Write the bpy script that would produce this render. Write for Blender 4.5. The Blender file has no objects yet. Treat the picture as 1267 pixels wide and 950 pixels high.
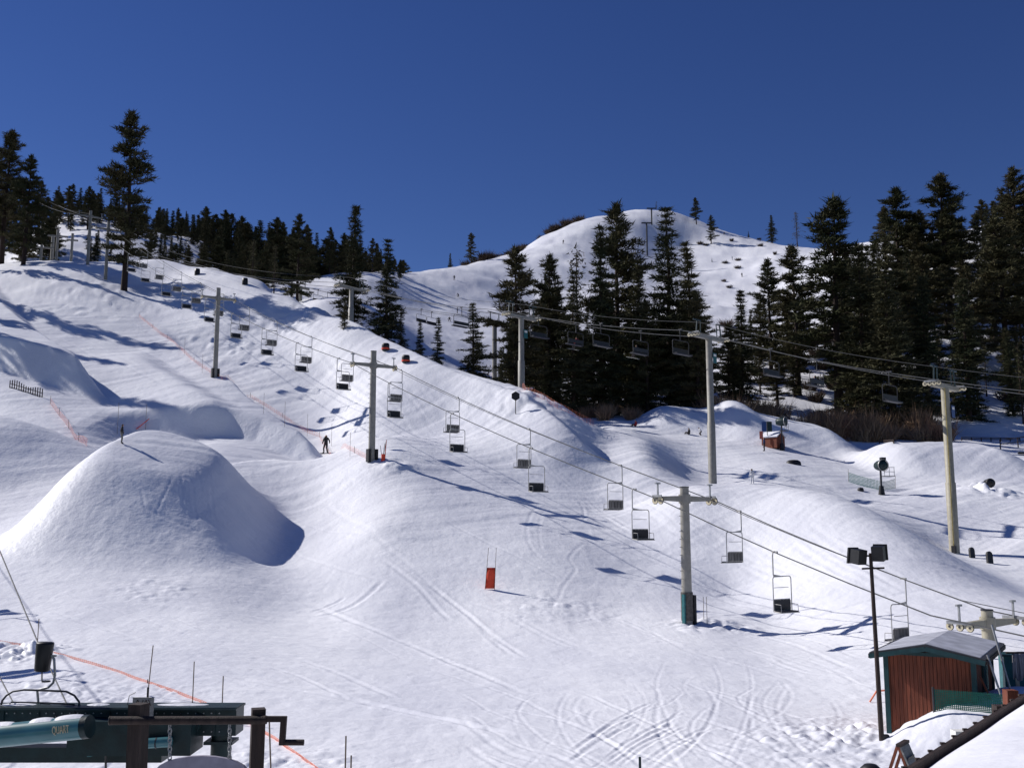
import bpy, math, random
import numpy as np
from mathutils import Vector, Matrix
R = math.radians
rnd = random.Random(7)
sc = bpy.context.scene
col = sc.collection

# ------------------------------------------------------------------ camera, sky, sun, exposure
F = 1243.0; PITCH = R(8.0); CAMZ = 6.0
cd = bpy.data.cameras.new('camera'); cam = bpy.data.objects.new('camera', cd); col.objects.link(cam)
cam.location = (0, 0, CAMZ); cam.rotation_euler = (R(90) + PITCH, 0, 0)
cd.sensor_width = 36; cd.lens = F / 1267 * 36; cd.clip_end = 4000; cd.clip_start = 0.1
sc.camera = cam
SUN_EL = R(36.5); SUN_DIR = Vector((-0.92, 0.39)).normalized()      # horizontal direction towards the sun
w = bpy.data.worlds.new('World'); sc.world = w; w.use_nodes = True
nt = w.node_tree; bg = nt.nodes['Background']
sky = nt.nodes.new('ShaderNodeTexSky'); sky.sky_type = 'NISHITA'; sky.sun_disc = False
sky.sun_elevation = SUN_EL; sky.sun_rotation = math.atan2(SUN_DIR.x, SUN_DIR.y)
sky.altitude = 2300; sky.air_density = 1.0; sky.dust_density = 0.0; sky.ozone_density = 3.0
hs = nt.nodes.new('ShaderNodeHueSaturation'); hs.inputs['Saturation'].default_value = 1.22; hs.inputs['Hue'].default_value = .52     # clear, dry mountain air
nt.links.new(sky.outputs[0], hs.inputs['Color']); nt.links.new(hs.outputs[0], bg.inputs[0]); bg.inputs[1].default_value = 0.07
sd = bpy.data.lights.new('sun', 'SUN'); sun = bpy.data.objects.new('sun', sd); col.objects.link(sun)
sd.energy = 4.8; sd.angle = R(0.5); sd.color = (1.0, 0.965, 0.93)
tosun = Vector((SUN_DIR.x * math.cos(SUN_EL), SUN_DIR.y * math.cos(SUN_EL), math.sin(SUN_EL)))
sun.rotation_euler = tosun.to_track_quat('Z', 'Y').to_euler(); sun.location = (-60, 40, 120)
sc.view_settings.view_transform = 'Standard'; sc.view_settings.look = 'None'
sc.view_settings.exposure = 0.0; sc.view_settings.gamma = 1.0

# ------------------------------------------------------------------ pixel -> world helpers
def ray(px, py):
    a = (px - 633.5) / F; b = (475 - py) / F
    Y = math.cos(PITCH) - b * math.sin(PITCH); Z = math.sin(PITCH) + b * math.cos(PITCH)
    return a / Y, Z / Y
def P(px, py, d):
    u, e = ray(px, py); return Vector((u * d, d, CAMZ + e * d))

# ------------------------------------------------------------------ numpy noise
def _hash(ix, iy, seed):
    h = (ix.astype(np.int64) * 374761393 + iy.astype(np.int64) * 668265263 + seed * 974634721) & 0x7fffffff
    h = ((h ^ (h >> 13)) * 1274126177) & 0x7fffffff
    return ((h ^ (h >> 16)) & 0xffff) / 65535.0
def vnoise(x, y, seed=0):
    ix = np.floor(x); iy = np.floor(y); fx = x - ix; fy = y - iy
    fx = fx * fx * fx * (fx * (fx * 6 - 15) + 10); fy = fy * fy * fy * (fy * (fy * 6 - 15) + 10)
    a = _hash(ix, iy, seed); b = _hash(ix + 1, iy, seed); c = _hash(ix, iy + 1, seed); d = _hash(ix + 1, iy + 1, seed)
    return (a + (b - a) * fx) * (1 - fy) + (c + (d - c) * fx) * fy - 0.5
def fbm(x, y, seed=0, oct=4):
    s = 0; a = 1.0
    for k in range(oct):
        s = s + a * vnoise(x * 2 ** k + 17.3 * k, y * 2 ** k - 9.1 * k, seed + k); a *= 0.5
    return s
def sst(a, b, x):
    t = np.clip((x - a) / (b - a), 0, 1); return t * t * (3 - 2 * t)

# ------------------------------------------------------------------ terrain
# surveyed profile columns: px -> [(distance, py or None, z)]
def zz(d, z): return (d, None, z)
NEAR = [zz(4, -.2), zz(15, -.1), zz(26, 0)]
COLS = {
 -700: NEAR + [zz(40, 1), zz(60, 5), zz(90, 14), zz(140, 34), zz(190, 55), zz(260, 78), zz(400, 126)],
 -250: NEAR + [zz(40, 1), zz(55, 3), zz(70, 6.5), zz(90, 13), zz(110, 21), zz(140, 34), zz(190, 55), zz(260, 78), zz(400, 126)],
 0: NEAR + [zz(40, .6), zz(52, 2), zz(65, 4.5), zz(77, 7.6), (90, 558), (112, 465), (140, 400), (190, 328), zz(212, 58), zz(250, 72), zz(330, 99), zz(450, 112)],
 65: [zz(26, 0), zz(40, .6), zz(52, 2), zz(77, 7.6), (190, 323), zz(212, 58), (250, 312), (330, 268), zz(430, 108)],
 130: NEAR + [zz(40, .6), zz(52, 2), zz(65, 4.5), zz(77, 7.6), (98, 532), (125, 450), (150, 385), (165, 352), (187, 323), zz(212, 57), (330, 281), zz(430, 104)],
 200: [zz(40, .5), zz(52, 1.8), zz(65, 4.2), zz(77, 7.4), (98, 538), (125, 455), (150, 395), (175, 350), (194, 322), zz(215, 55), (330, 297), zz(430, 96)],
 270: NEAR + [zz(40, .5), zz(52, 1.6), zz(65, 4), zz(77, 7), (95, 540), (118, 470), (140, 410), (165, 358), (182, 334), zz(205, 50), (320, 312), zz(430, 92)],
 340: [zz(42, .4), zz(55, 1.2), zz(68, 3.4), zz(80, 6.6), (95, 550), (110, 505), (128, 450), (145, 405), (390, 342), zz(470, 86)],
 400: NEAR + [zz(44, .3), zz(58, 1.4), zz(70, 4.2), zz(82, 7.8), (97, 558), (112, 513), (128, 460), (195, 376), zz(470, 84)],
 463: [zz(44, .2), zz(58, 1.7), zz(70, 5.6), (86, 570), (98, 535), (112, 494), (126, 455), (195, 390), zz(470, 92)],
 520: NEAR + [zz(44, .2), zz(58, 1.6), zz(70, 5.5), (86, 580), (98, 545), (110, 511), (200, 425), (260, 388)],
 560: [zz(58, 1.5), zz(70, 5.3), (86, 589), (98, 551), (110, 519), (200, 440), (270, 385)],
 600: [zz(70, 5.1), (86, 594), (98, 553), (108, 520), (200, 455), (280, 390)],
 650: NEAR + [zz(44, .2), zz(58, 1.4), zz(70, 4.9), (82, 620), (90, 590), (98, 555), (106, 517), (190, 478), (240, 430), (320, 370)],
 700: [zz(58, 1.3), zz(70, 4.4), (82, 630), (90, 598), (97, 558), zz(124, 17), (165, 500), (230, 445), (320, 370)],
 750: NEAR + [zz(44, .3), zz(58, 1.1), zz(70, 3.8), zz(79, 6.0), (87, 622), (95, 580), (102, 556), (111, 535), (124, 528), (140, 524), (165, 508), (210, 470), (290, 395), (400, 302)],
 800: [zz(58, 1.1), zz(69, 3.1), zz(77, 5.3), (84, 632), (92, 590), (99, 563), (107, 548), (118, 541), (130, 536), (160, 512), (210, 470), (300, 390)],
 850: NEAR + [zz(44, .3), zz(58, 1.0), zz(68, 2.7), zz(75, 4.6), (80, 648), (87, 614), (100, 594), (112, 576), (125, 548), (138, 531), (160, 512), (210, 470), (300, 385), (420, 306)],
 900: [zz(58, .9), zz(66, 1.2), zz(75, 3.5), zz(84, 6.4), (100, 597), (112, 577)],
 950: [zz(44, .15), zz(58, .4), zz(68, 1.6), zz(80, 4.8), (102, 596), (110, 578), (122, 561), (134, 545), (152, 528), (170, 512), (210, 462), (270, 415), (350, 360)],
 1050: NEAR + [zz(44, .1), zz(54, .4), zz(66, 2.0), (97, 622), (108, 597), (120, 577), (132, 562), (148, 548), (170, 525), (195, 485), (240, 420), (300, 360)],
 1180: [zz(20, -.1), zz(28, .1), zz(40, .2), zz(56, .6), (82, 682), (90, 650), (100, 617), (115, 591), (130, 568), (147, 549), (168, 525), (195, 478), (235, 400), (285, 330), (335, 292), zz(430, 102)],
 1267: NEAR + [zz(36, .2), (75, 706), (85, 665), (95, 636), (110, 602), (130, 571), (152, 548), (172, 525), (205, 468), (245, 390), (295, 312), (345, 266), zz(440, 108)],
 1550: NEAR + [zz(60, 1.5), zz(75, 3), zz(110, 10), zz(150, 18), zz(200, 38), zz(290, 84), zz(345, 108), zz(440, 114)],
}
def resample(line, step):
    out = []
    for a, b in zip(line[:-1], line[1:]):
        k = max(1, round(abs(b[0] - a[0]) / step))
        for i in range(k): out.append(tuple(a[j] + (b[j] - a[j]) * i / k for j in range(3)))
    return out + [line[-1]]
# crest lines: (px, py, distance), each with (distance offset, height offset) samples before and behind it
CRESTS = [
 ([(330, 353, 172), (365, 371, 160), (400, 387, 152), (430, 402, 146), (463, 418, 141), (500, 436, 134), (540, 449, 129), (570, 459, 125),
   (600, 468, 121), (650, 483, 115), (700, 506, 111)], 32,
  [(-8, -2.9), (6, -1.6), (14, -2.4)]),
 ([(930, 594, 97), (970, 602, 92), (1010, 613, 88), (1050, 630, 84), (1100, 652, 80), (1150, 680, 76), (1200, 708, 71), (1267, 745, 64)], 40, []),
 ([(330, 353, 270), (400, 347, 290), (440, 341, 300), (475, 337, 312), (500, 343, 325), (530, 339, 345), (560, 332, 360), (600, 324, 385), (650, 308, 425),
   (700, 285, 445), (735, 274, 455), (780, 267, 470), (805, 265, 475), (835, 269, 475), (870, 280, 470), (910, 293, 460), (950, 302, 445), (1000, 310, 420),
   (1050, 307, 390), (1100, 297, 365)], 40, [(-30, -9), (50, -5)]),
]
cu, cv, cw = [], [], []
for px, rows in COLS.items():
    for r_ in list(rows) + [zz(900, 118)]:
        d, py = r_[0], r_[1]
        u = ray(px, py if py else 600)[0]
        z = r_[2] if py is None else CAMZ + ray(px, py)[1] * d
        cu.append(u); cv.append(math.log(d)); cw.append(z / d)
for line, step, offs in CRESTS:
    for px, py, d in resample(line, step):
        u, e = ray(px, py); z = CAMZ + e * d
        for do, zo in [(0, 0)] + offs:
            cu.append(u); cv.append(math.log(d + do)); cw.append((max(z + zo, .25)) / (d + do))
cu = np.array(cu) * 1.6; cv = np.array(cv); cw = np.array(cw)
def _k(r2): return 0.5 * r2 * np.log(r2 + 1e-12)
n = len(cu)
A = np.zeros((n + 3, n + 3)); A[:n, :n] = _k((cu[:, None] - cu) ** 2 + (cv[:, None] - cv) ** 2) + np.eye(n) * 2e-5
A[:n, n] = 1; A[:n, n + 1] = cu; A[:n, n + 2] = cv; A[n:, :n] = A[:n, n:].T
sol = np.linalg.solve(A, np.concatenate([cw, np.zeros(3)]))
def base_z(x, y):
    y = np.maximum(y, 2.5); u = x / y * 1.6; v = np.log(y)
    out = sol[n] + sol[n + 1] * u + sol[n + 2] * v
    for i in range(n):
        out = out + sol[i] * _k((u - cu[i]) ** 2 + (v - cv[i]) ** 2)
    return out * y

def mound(x, y, c, h, wl, wr, wf, wb, r0=.28, p=2.0):
    lx = x - c[0]; ly = y - c[1]
    rx = lx / np.where(lx < 0, wl, wr); ry = ly / np.where(ly < 0, wf, wb)
    r = (np.abs(rx) ** p + np.abs(ry) ** p) ** (1 / p); return h * (1 - sst(r0, 1, r))
def table(x, y, c, h, tw, sw, tf, sf, tb, sb, rot=0):
    lx = x - c[0]; ly = y - c[1]
    if rot: lx, ly = lx * math.cos(rot) + ly * math.sin(rot), -lx * math.sin(rot) + ly * math.cos(rot)
    a = 1 - sst(tw, tw + sw, np.abs(lx)); b = (1 - sst(tf, tf + sf, -ly)) * (1 - sst(tb, tb + sb, ly))
    return h * a * b
def polyd(x, y, pts):
    """distance to a polyline and side-signed offset"""
    best = np.full(x.shape, 1e9); along = np.zeros(x.shape); L = 0
    for (x0, y0), (x1, y1) in zip(pts[:-1], pts[1:]):
        dx, dy = x1 - x0, y1 - y0; l2 = dx * dx + dy * dy
        t = np.clip(((x - x0) * dx + (y - y0) * dy) / l2, 0, 1)
        d = np.hypot(x - x0 - t * dx, y - y0 - t * dy); m = d < best
        best = np.where(m, d, best); along = np.where(m, L + t * math.sqrt(l2), along); L += math.sqrt(l2)
    return best, along
class Ridge:
    """a pushed-up snow ridge whose crest runs through the given points"""
    def __init__(self, line, wn, wf, sharp=1.0, hmin=0.0, flip=1):
        pts = [P(*p) for p in resample(line, 14)]
        self.xy = [(p.x, p.y) for p in pts]; self.wn, self.wf, self.sharp, self.flip = wn, wf, sharp, flip
        b = base_z(np.array([p.x for p in pts]), np.array([p.y for p in pts]))
        h = np.maximum(np.array([p.z for p in pts]) - b, hmin)
        kk = np.ones(5) / 5; h = np.convolve(np.pad(h, 2, mode='edge'), kk, 'valid')
        h[0] *= .1; h[1] *= .55
        self.h = h
        self.s = np.concatenate([[0], np.cumsum([math.hypot(q[0] - p[0], q[1] - p[1]) for p, q in zip(self.xy[:-1], self.xy[1:])])])
        xs = [p[0] for p in self.xy]; ys = [p[1] for p in self.xy]; m = max(wn, wf)
        self.bb = (min(xs) - m, max(xs) + m, min(ys) - m, max(ys) + m)
    def __call__(self, x, y):
        out = np.zeros(x.shape); b = self.bb
        m = (x > b[0]) & (x < b[1]) & (y > b[2]) & (y < b[3])
        if not m.any(): return out
        X, Y = x[m], y[m]; best = np.full(X.shape, 1e9); al = np.zeros(X.shape); side = np.ones(X.shape)
        for i, ((x0, y0), (x1, y1)) in enumerate(zip(self.xy[:-1], self.xy[1:])):
            dx, dy = x1 - x0, y1 - y0; l2 = dx * dx + dy * dy
            t = np.clip(((X - x0) * dx + (Y - y0) * dy) / l2, 0, 1)
            d = np.hypot(X - x0 - t * dx, Y - y0 - t * dy); k = d < best
            best = np.where(k, d, best); al = np.where(k, self.s[i] + t * math.sqrt(l2), al)
            side = np.where(k, np.sign(dx * (Y - y0) - dy * (X - x0)) * self.flip, side)
        wdt = np.where(side < 0, self.wn, self.wf); t = np.clip(best / wdt, 0, 1)
        prof = (1 - t) ** self.sharp * (1 - sst(.0, 1, t)) ** .5 if self.sharp != 1 else 1 - sst(0, 1, t)
        out[m] = np.interp(al, self.s, self.h) * prof
        return out
K1 = P(205, 545, 76)
BERM = Ridge([(850, 604, 90), (880, 603, 87), (920, 601, 83), (960, 607, 79), (1000, 619, 75), (1040, 640, 71), (1080, 663, 67), (1120, 690, 62), (1180, 730, 57),
              (1230, 755, 51), (1267, 772, 47), (1340, 805, 41)], 13, 11)
def kicker(x, y):
    """bell-shaped jump: rounded top falling to the right, concave skirt towards the run-out"""
    lx = x - K1.x; ly = y - K1.y; f = np.maximum(-ly, 0)
    tl = np.abs(lx) / np.where(lx > 0, 9.6, 7.2) / (1 + .014 * f); tf = np.where(ly < 0, f / 18, ly / 9)
    r = (tl ** 2.8 + tf ** 2.8) ** (1 / 2.8)
    body = .80 * (1 - sst(.34, 1.0, r)) + .20 * (1 - sst(.1, 1.5, r))
    return 6.0 * body * (1 - .042 * np.clip(lx + 4.5, 0, 10)) + .25 * fbm(x / 5, y / 5, 14, 2) * body
class Step(Ridge):
    def __init__(self, line, h, wn, wf):
        Ridge.__init__(self, line, wn, wf); k = len(self.h); t = np.linspace(0, 1, k); self.h = h * sst(0, .2, t) * (1 - sst(.82, 1, t))
STEPS = [Step([(205, 388, 146), (228, 402, 140), (276, 432, 128), (328, 472, 115), (368, 500, 108), (418, 528, 101), (465, 552, 95)], -2.8, 2.4, 17),
         Step([(155, 408, 132), (188, 440, 121), (228, 468, 112), (272, 500, 104)], 1.1, 9, 3.5),
         Step([(118, 512, 103), (160, 514, 103), (200, 516, 103), (240, 516, 103), (278, 506, 104), (312, 510, 103), (350, 522, 101), (400, 536, 99), (440, 548, 96)], -2.3, 15, 2.4),
         Step([(385, 395, 150), (410, 408, 145), (440, 425, 138), (480, 446, 130), (540, 476, 120), (600, 504, 112), (650, 528, 106), (700, 551, 99), (740, 572, 95), (775, 590, 92)], 1.6, 10, 2.6)]
ME = [P(40, 420, 129), P(132, 506, 102), P(-80, 434, 119.5), P(78, 464, 113)]
def mesa(x, y):
    """step-down table with straight, cut right and front edges"""
    (ax, ay), (bx, by) = (ME[0].x, ME[0].y), (ME[1].x, ME[1].y); L = math.hypot(bx - ax, by - ay)
    sr = -((bx - ax) * (y - ay) - (by - ay) * (x - ax)) / L * -1
    (cx, cy), (dx, dy) = (ME[2].x, ME[2].y), (ME[3].x, ME[3].y); M2 = math.hypot(dx - cx, dy - cy)
    sf = -((dx - cx) * (y - cy) - (dy - cy) * (x - cx)) / M2
    wob = .5 * vnoise(x / 6, y / 6, 77)
    ins = (1 - np.clip((sr + wob * .4) / 2.2, 0, 1)) * (1 - np.clip((sf + wob * .4) / 2.6, 0, 1))
    return 3.4 * ins * np.exp(-np.maximum(-sf, 0) / 26)
def features(x, y):
    z = kicker(x, y)
    # the park jumps on the far side of the lift
    z = z + table(x, y, P(970, 520, 140), 2.9, 4.6, 6.5, 1.5, 11, 2, 6)
    z = z + table(x, y, P(860, 510, 142), 2.5, 3.8, 5.6, 1.0, 9, 2, 6)
    z = z + table(x, y, P(1165, 545, 124), 2.7, 5.0, 7.0, 1.5, 10, 2, 7)
    z = z + BERM(x, y)
    for st in STEPS: z = z + st(x, y)
    z = z + mesa(x, y)
    # knoll by the left edge
    z = z + mound(x, y, P(-70, 500, 90), 3.0, 16, 18, 15, 6, .2)
    # snow pushed up around the lift shack
    z = z + mound(x, y, P(1215, 905, 28), 1.0, 3.2, 5, 2.4, 2.4, .2) + mound(x, y, P(1290, 880, 30), 1.0, 4, 6, 3, 3, .2)
    # bumps on the far faces
    m = sst(240, 300, y)
    z = z + m * (1.1 * fbm(x / 17, y / 17, 91, 4) + 2.2 * (np.abs(fbm(x / 34, y / 34, 97, 3)) - .2))
    return z
def H(x, y):
    x = np.asarray(x, float); y = np.asarray(y, float)
    z = base_z(x, y) + features(x, y)
    far = np.clip(y / 60, .35, 3)
    z = z + .22 * far * fbm(x / 14, y / 14, 3, 3) * sst(20, 50, y)
    z = z + .035 * fbm(x / 3.2, y / 2.6, 11, 3)
    return z
def hz(x, y): return float(H(np.array([x]), np.array([y]))[0])
def at_d(px, d, py=600):
    u = ray(px, py)[0]; return Vector((u * d, d, hz(u * d, d)))
_ds = np.exp(np.linspace(math.log(12), math.log(700), 420))
def on_ground(px, py, dmin=12, dmax=700):
    """first point where the sight line of a picture point meets the snow"""
    u, e = ray(px, py); ds = _ds[(_ds >= dmin) & (_ds <= dmax)]
    f = H(u * ds, ds) - (CAMZ + e * ds)
    k = int(np.argmax(f >= 0)) if (f >= 0).any() else len(ds) - 1
    lo, hi = ds[max(k - 1, 0)], ds[k]
    dd = np.linspace(lo, hi, 24); f = H(u * dd, dd) - (CAMZ + e * dd); k = int(np.argmax(f >= 0)) if (f >= 0).any() else 23
    d = float(dd[k]); return Vector((u * d, d, hz(u * d, d)))
# ---- ski and board tracks, machine tracks: shallow grooves pressed into the surface
TR = []
def track(pix, w, depth, smooth=True):
    pts = [on_ground(*p) for p in pix]; pts = [np.array((p.x, p.y)) for p in pts]
    if smooth and len(pts) > 2:
        out = []
        P_ = [pts[0]] + pts + [pts[-1]]
        for i in range(1, len(P_) - 2):
            for t in np.linspace(0, 1, 7)[:-1]:
                a, b, c, d = P_[i - 1], P_[i], P_[i + 1], P_[i + 2]
                out.append(.5 * (2 * b + (c - a) * t + (2 * a - 5 * b + 4 * c - d) * t * t + (3 * b - a - 3 * c + d) * t ** 3))
        pts = out + [pts[-1]]
    TR.append(([tuple(p) for p in pts], w * .75, depth * .34))
def make_tracks():
    r = random.Random(3)
    # carved turns in the run-out, lower right
    for i in range(30):
        x0 = r.uniform(640, 1010); y0 = r.uniform(815, 885); c = r.choice((-1, 1, 1)); L = r.uniform(50, 140); k = r.uniform(18, 70) * c
        track([(x0 - k * .55, y0), (x0 - k * .9, y0 + L * .22), (x0 - k * .55, y0 + L * .5), (x0 + k * .3, y0 + L * .78), (x0 + k * 1.3, y0 + L)], r.uniform(.06, .10), r.uniform(.012, .040))
    for i in range(20):
        x0 = r.uniform(560, 900); y0 = r.uniform(835, 930); track([(x0, y0), (x0 + r.uniform(60, 110), y0 + r.uniform(22, 48)), (x0 + r.uniform(150, 230), y0 + r.uniform(60, 100))], r.uniform(.07, .13), r.uniform(.03, .06))
    for i in range(9):
        x0 = r.uniform(690, 800); y0 = r.uniform(905, 955); track([(x0, y0), (x0 + 40, y0 - 28), (x0 + 85, y0 - 50)], .09, .06)
    # pairs of long straight tracks on the flat
    for x0, y0, x1, y1 in ((500, 705, 640, 815), (512, 705, 655, 815), (470, 690, 560, 770), (400, 620, 520, 710), (360, 735, 640, 850), (380, 742, 660, 862), (545, 640, 700, 720), (90, 600, 250, 660),
                           (150, 655, 330, 735), (110, 640, 300, 722), (600, 745, 860, 800), (640, 690, 850, 745), (700, 650, 960, 760), (20, 760, 330, 800), (300, 790, 700, 830), (420, 860, 640, 910), (260, 830, 620, 905)):
        track([(x0, y0), ((x0 + x1) / 2 + r.uniform(-8, 8), (y0 + y1) / 2 + r.uniform(-5, 5)), (x1, y1)], r.uniform(.12, .22), r.uniform(.04, .09))
    for i in range(40):
        x0 = r.uniform(30, 1000); y0 = r.uniform(600, 860); L = r.uniform(60, 190); track([(x0, y0), (x0 + L * .5, y0 + L * .16 + r.uniform(-5, 5)), (x0 + L, y0 + L * .36 + r.uniform(-8, 8))], r.uniform(.08, .2), r.uniform(.02, .06))
    track([(668, 622), (655, 640), (652, 662), (662, 684), (690, 705)], .15, .05); track([(676, 625), (668, 645), (668, 670), (676, 690)], .12, .04); track([(715, 620), (722, 630), (723, 645)], .14, .1)
    track([(690, 745), (697, 725), (712, 705), (705, 690), (725, 670)], .14, .05)
    # run-out arc of the big jump and scars on its face
    track([(380, 764), (430, 752), (458, 733), (476, 716)], .22, .12); track([(385, 757), (410, 748), (428, 738)], .15, .12)
    for x0, y0, x1, y1 in ((214, 590, 190, 640), (238, 595, 250, 655), (175, 605, 190, 640), (262, 600, 270, 650), (225, 585, 232, 640), (245, 575, 258, 620)): track([(x0, y0), ((x0 + x1) / 2 - 3, (y0 + y1) / 2 + 6), (x1, y1)], .11, .05)
    # fall-line streaks on the groomed run and the landing slopes
    for i in range(26):
        x0 = r.uniform(330, 640); y0 = np.interp(x0, [330, 460, 640], [400, 440, 520]) + r.uniform(5, 30); track([(x0, y0), (x0 + 50, y0 + 48), (x0 + 100, y0 + 88)], r.uniform(.15, .3), r.uniform(.03, .07))
    for i in range(26):
        x0 = r.uniform(690, 1000); y0 = np.interp(x0, [690, 850, 1000], [590, 620, 640]) + r.uniform(0, 30); track([(x0, y0), (x0 + 60, y0 + 42), (x0 + 130, y0 + 78)], r.uniform(.12, .28), r.uniform(.03, .07))
    for i in range(16):
        x0 = r.uniform(20, 260); y0 = r.uniform(345, 440); track([(x0, y0), (x0 + 40, y0 + 18), (x0 + 85, y0 + 40)], r.uniform(.2, .35), r.uniform(.05, .12))
    for i in range(14):
        x0 = r.uniform(940, 1200); y0 = r.uniform(560, 660); track([(x0, y0), (x0 + 40, y0 + 4), (x0 + 90, y0 + r.uniform(4, 16))], r.uniform(.15, .3), r.uniform(.05, .1))
make_tracks()
CHUNK = [(P(1058, 898, 30), 2.6, .10), (P(1120, 945, 24), 3.0, .10), (P(1000, 905, 29), 3.2, .05), (P(120, 850, 33), 4, .09), (P(12, 805, 42), 2.4, .30), (P(60, 835, 36), 3, .07), (P(300, 930, 25), 4, .07),
         (P(884, 775, 55), 2.6, .20), (P(480, 580, 85), 2.6, .20), (P(1225, 615, 105), 4, .5), (P(700, 765, 58), 4, .06), (P(300, 400, 140), 14, .18), (P(660, 505, 110), 9, .16), (P(120, 355, 160), 16, .25), (P(190, 740, 56), 3, .07), (P(390, 395, 150), 9, .3)]
def relief(x, y):
    z = np.zeros(x.shape)
    for c, rr, amp in CHUNK:
        m = (np.abs(x - c.x) < rr * 1.6) & (np.abs(y - c.y) < rr * 1.6)
        if m.any():
            g = np.exp(-(((x[m] - c.x) ** 2 + (y[m] - c.y) ** 2) / (rr * .75) ** 2)); sc_ = max(.55, c.y / 60)
            n1 = fbm(x[m] / sc_, y[m] / sc_, 31, 3); z[m] += amp * g * (np.abs(n1) * 2.2 + np.maximum(0, n1 - .1) * 1.5)
    for pts, w_, dep in TR:
        xs = [p[0] for p in pts]; ys = [p[1] for p in pts]; mg = w_ * 4
        m = (x > min(xs) - mg) & (x < max(xs) + mg) & (y > min(ys) - mg) & (y < max(ys) + mg)
        if m.any():
            d, al = polyd(x[m], y[m], pts); L = al.max() + 1e-6; fade = np.minimum(1, np.minimum(al, L - al) / (L * .12 + 1e-6)) if L > .5 else 1
            z[m] += fade * dep * (-np.exp(-(d / w_) ** 2) + .55 * np.exp(-((d - 1.9 * w_) / (.8 * w_)) ** 2))
    # streaks and ripples left by wind and grooming
    z += .048 * fbm(x / 7 + y / 30, y / 1.1, 61, 3) * sst(22, 32, y) * (1 - sst(60, 85, y))
    z += .085 * fbm((x * .78 + y * .62) / 9, (x * .62 - y * .78) / 1.0, 71, 3) * sst(60, 85, y)
    z += .022 * fbm(x / .55, y / .55, 81, 2) + .05 * np.abs(fbm(x / 2.1, y / 1.3, 95, 3)) * sst(70, 100, y)
    return z

# ------------------------------------------------------------------ materials
def mat(name, color, rough=.6, metal=0, spec=.4, noise=0, nscale=8, bump=0, bscale=30, color2=None, stretch=None):
    m = bpy.data.materials.new(name); m.use_nodes = True; t = m.node_tree; b = t.nodes['Principled BSDF']
    b.inputs['Roughness'].default_value = rough; b.inputs['Metallic'].default_value = metal
    b.inputs['Specular IOR Level'].default_value = spec
    b.inputs['Base Color'].default_value = (*color, 1)
    tc = t.nodes.new('ShaderNodeTexCoord'); vec = tc.outputs['Object']
    if stretch:
        mp = t.nodes.new('ShaderNodeMapping'); mp.inputs['Scale'].default_value = stretch
        t.links.new(vec, mp.inputs[0]); vec = mp.outputs[0]
    if noise or color2:
        nz = t.nodes.new('ShaderNodeTexNoise'); nz.inputs['Scale'].default_value = nscale; nz.inputs['Detail'].default_value = 5
        t.links.new(vec, nz.inputs['Vector'])
        rp = t.nodes.new('ShaderNodeValToRGB'); rp.color_ramp.elements[0].position = .35; rp.color_ramp.elements[1].position = .68
        c2 = color2 or tuple(min(1, c * (1 + noise)) for c in color); c1 = color if color2 else tuple(c * (1 - noise) for c in color)
        rp.color_ramp.elements[0].color = (*c1, 1); rp.color_ramp.elements[1].color = (*c2, 1)
        t.links.new(nz.outputs['Fac'], rp.inputs[0]); t.links.new(rp.outputs[0], b.inputs['Base Color'])
    if bump:
        nb = t.nodes.new('ShaderNodeTexNoise'); nb.inputs['Scale'].default_value = bscale; nb.inputs['Detail'].default_value = 6
        t.links.new(vec, nb.inputs['Vector'])
        bp = t.nodes.new('ShaderNodeBump'); bp.inputs['Strength'].default_value = bump; bp.inputs['Distance'].default_value = .05
        t.links.new(nb.outputs['Fac'], bp.inputs['Height']); t.links.new(bp.outputs[0], b.inputs['Normal'])
    return m

# ------------------------------------------------------------------ snow
def snow_material(name='snow'):
    m = bpy.data.materials.new(name); m.use_nodes = True; t = m.node_tree; N = t.nodes; L = t.links; b = N['Principled BSDF']
    b.inputs['Base Color'].default_value = (.80, .81, .84, 1); b.inputs['Roughness'].default_value = .55
    b.inputs['Specular IOR Level'].default_value = .25
    tc = N.new('ShaderNodeTexCoord')
    def noise(scale, detail, sx=1, sy=1, rot=0):
        mp = N.new('ShaderNodeMapping'); mp.inputs['Scale'].default_value = (sx, sy, 1); mp.inputs['Rotation'].default_value = (0, 0, rot)
        L.new(tc.outputs['Object'], mp.inputs[0]); nz = N.new('ShaderNodeTexNoise')
        nz.inputs['Scale'].default_value = scale; nz.inputs['Detail'].default_value = detail; L.new(mp.outputs[0], nz.inputs['Vector']); return nz.outputs['Fac']
    # slightly dirty, packed patches against fresh ones
    rp = N.new('ShaderNodeValToRGB'); rp.color_ramp.elements[0].position = .36; rp.color_ramp.elements[1].position = .66
    rp.color_ramp.elements[0].color = (.71, .715, .77, 1); rp.color_ramp.elements[1].color = (.885, .885, .91, 1)
    L.new(noise(.16, 9, 1, .30, .35), rp.inputs[0]); L.new(rp.outputs[0], b.inputs['Base Color'])
    b1 = N.new('ShaderNodeBump'); b1.inputs['Strength'].default_value = .55; b1.inputs['Distance'].default_value = .06; L.new(noise(3.2, 8), b1.inputs['Height'])
    b2 = N.new('ShaderNodeBump'); b2.inputs['Strength'].default_value = .35; b2.inputs['Distance'].default_value = .12; L.new(noise(1.1, 5, 1, .16, .62), b2.inputs['Height'])
    L.new(b1.outputs[0], b2.inputs['Normal']); L.new(b2.outputs[0], b.inputs['Normal'])
    return m
M = {}
M['snow'] = snow_material()
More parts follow.
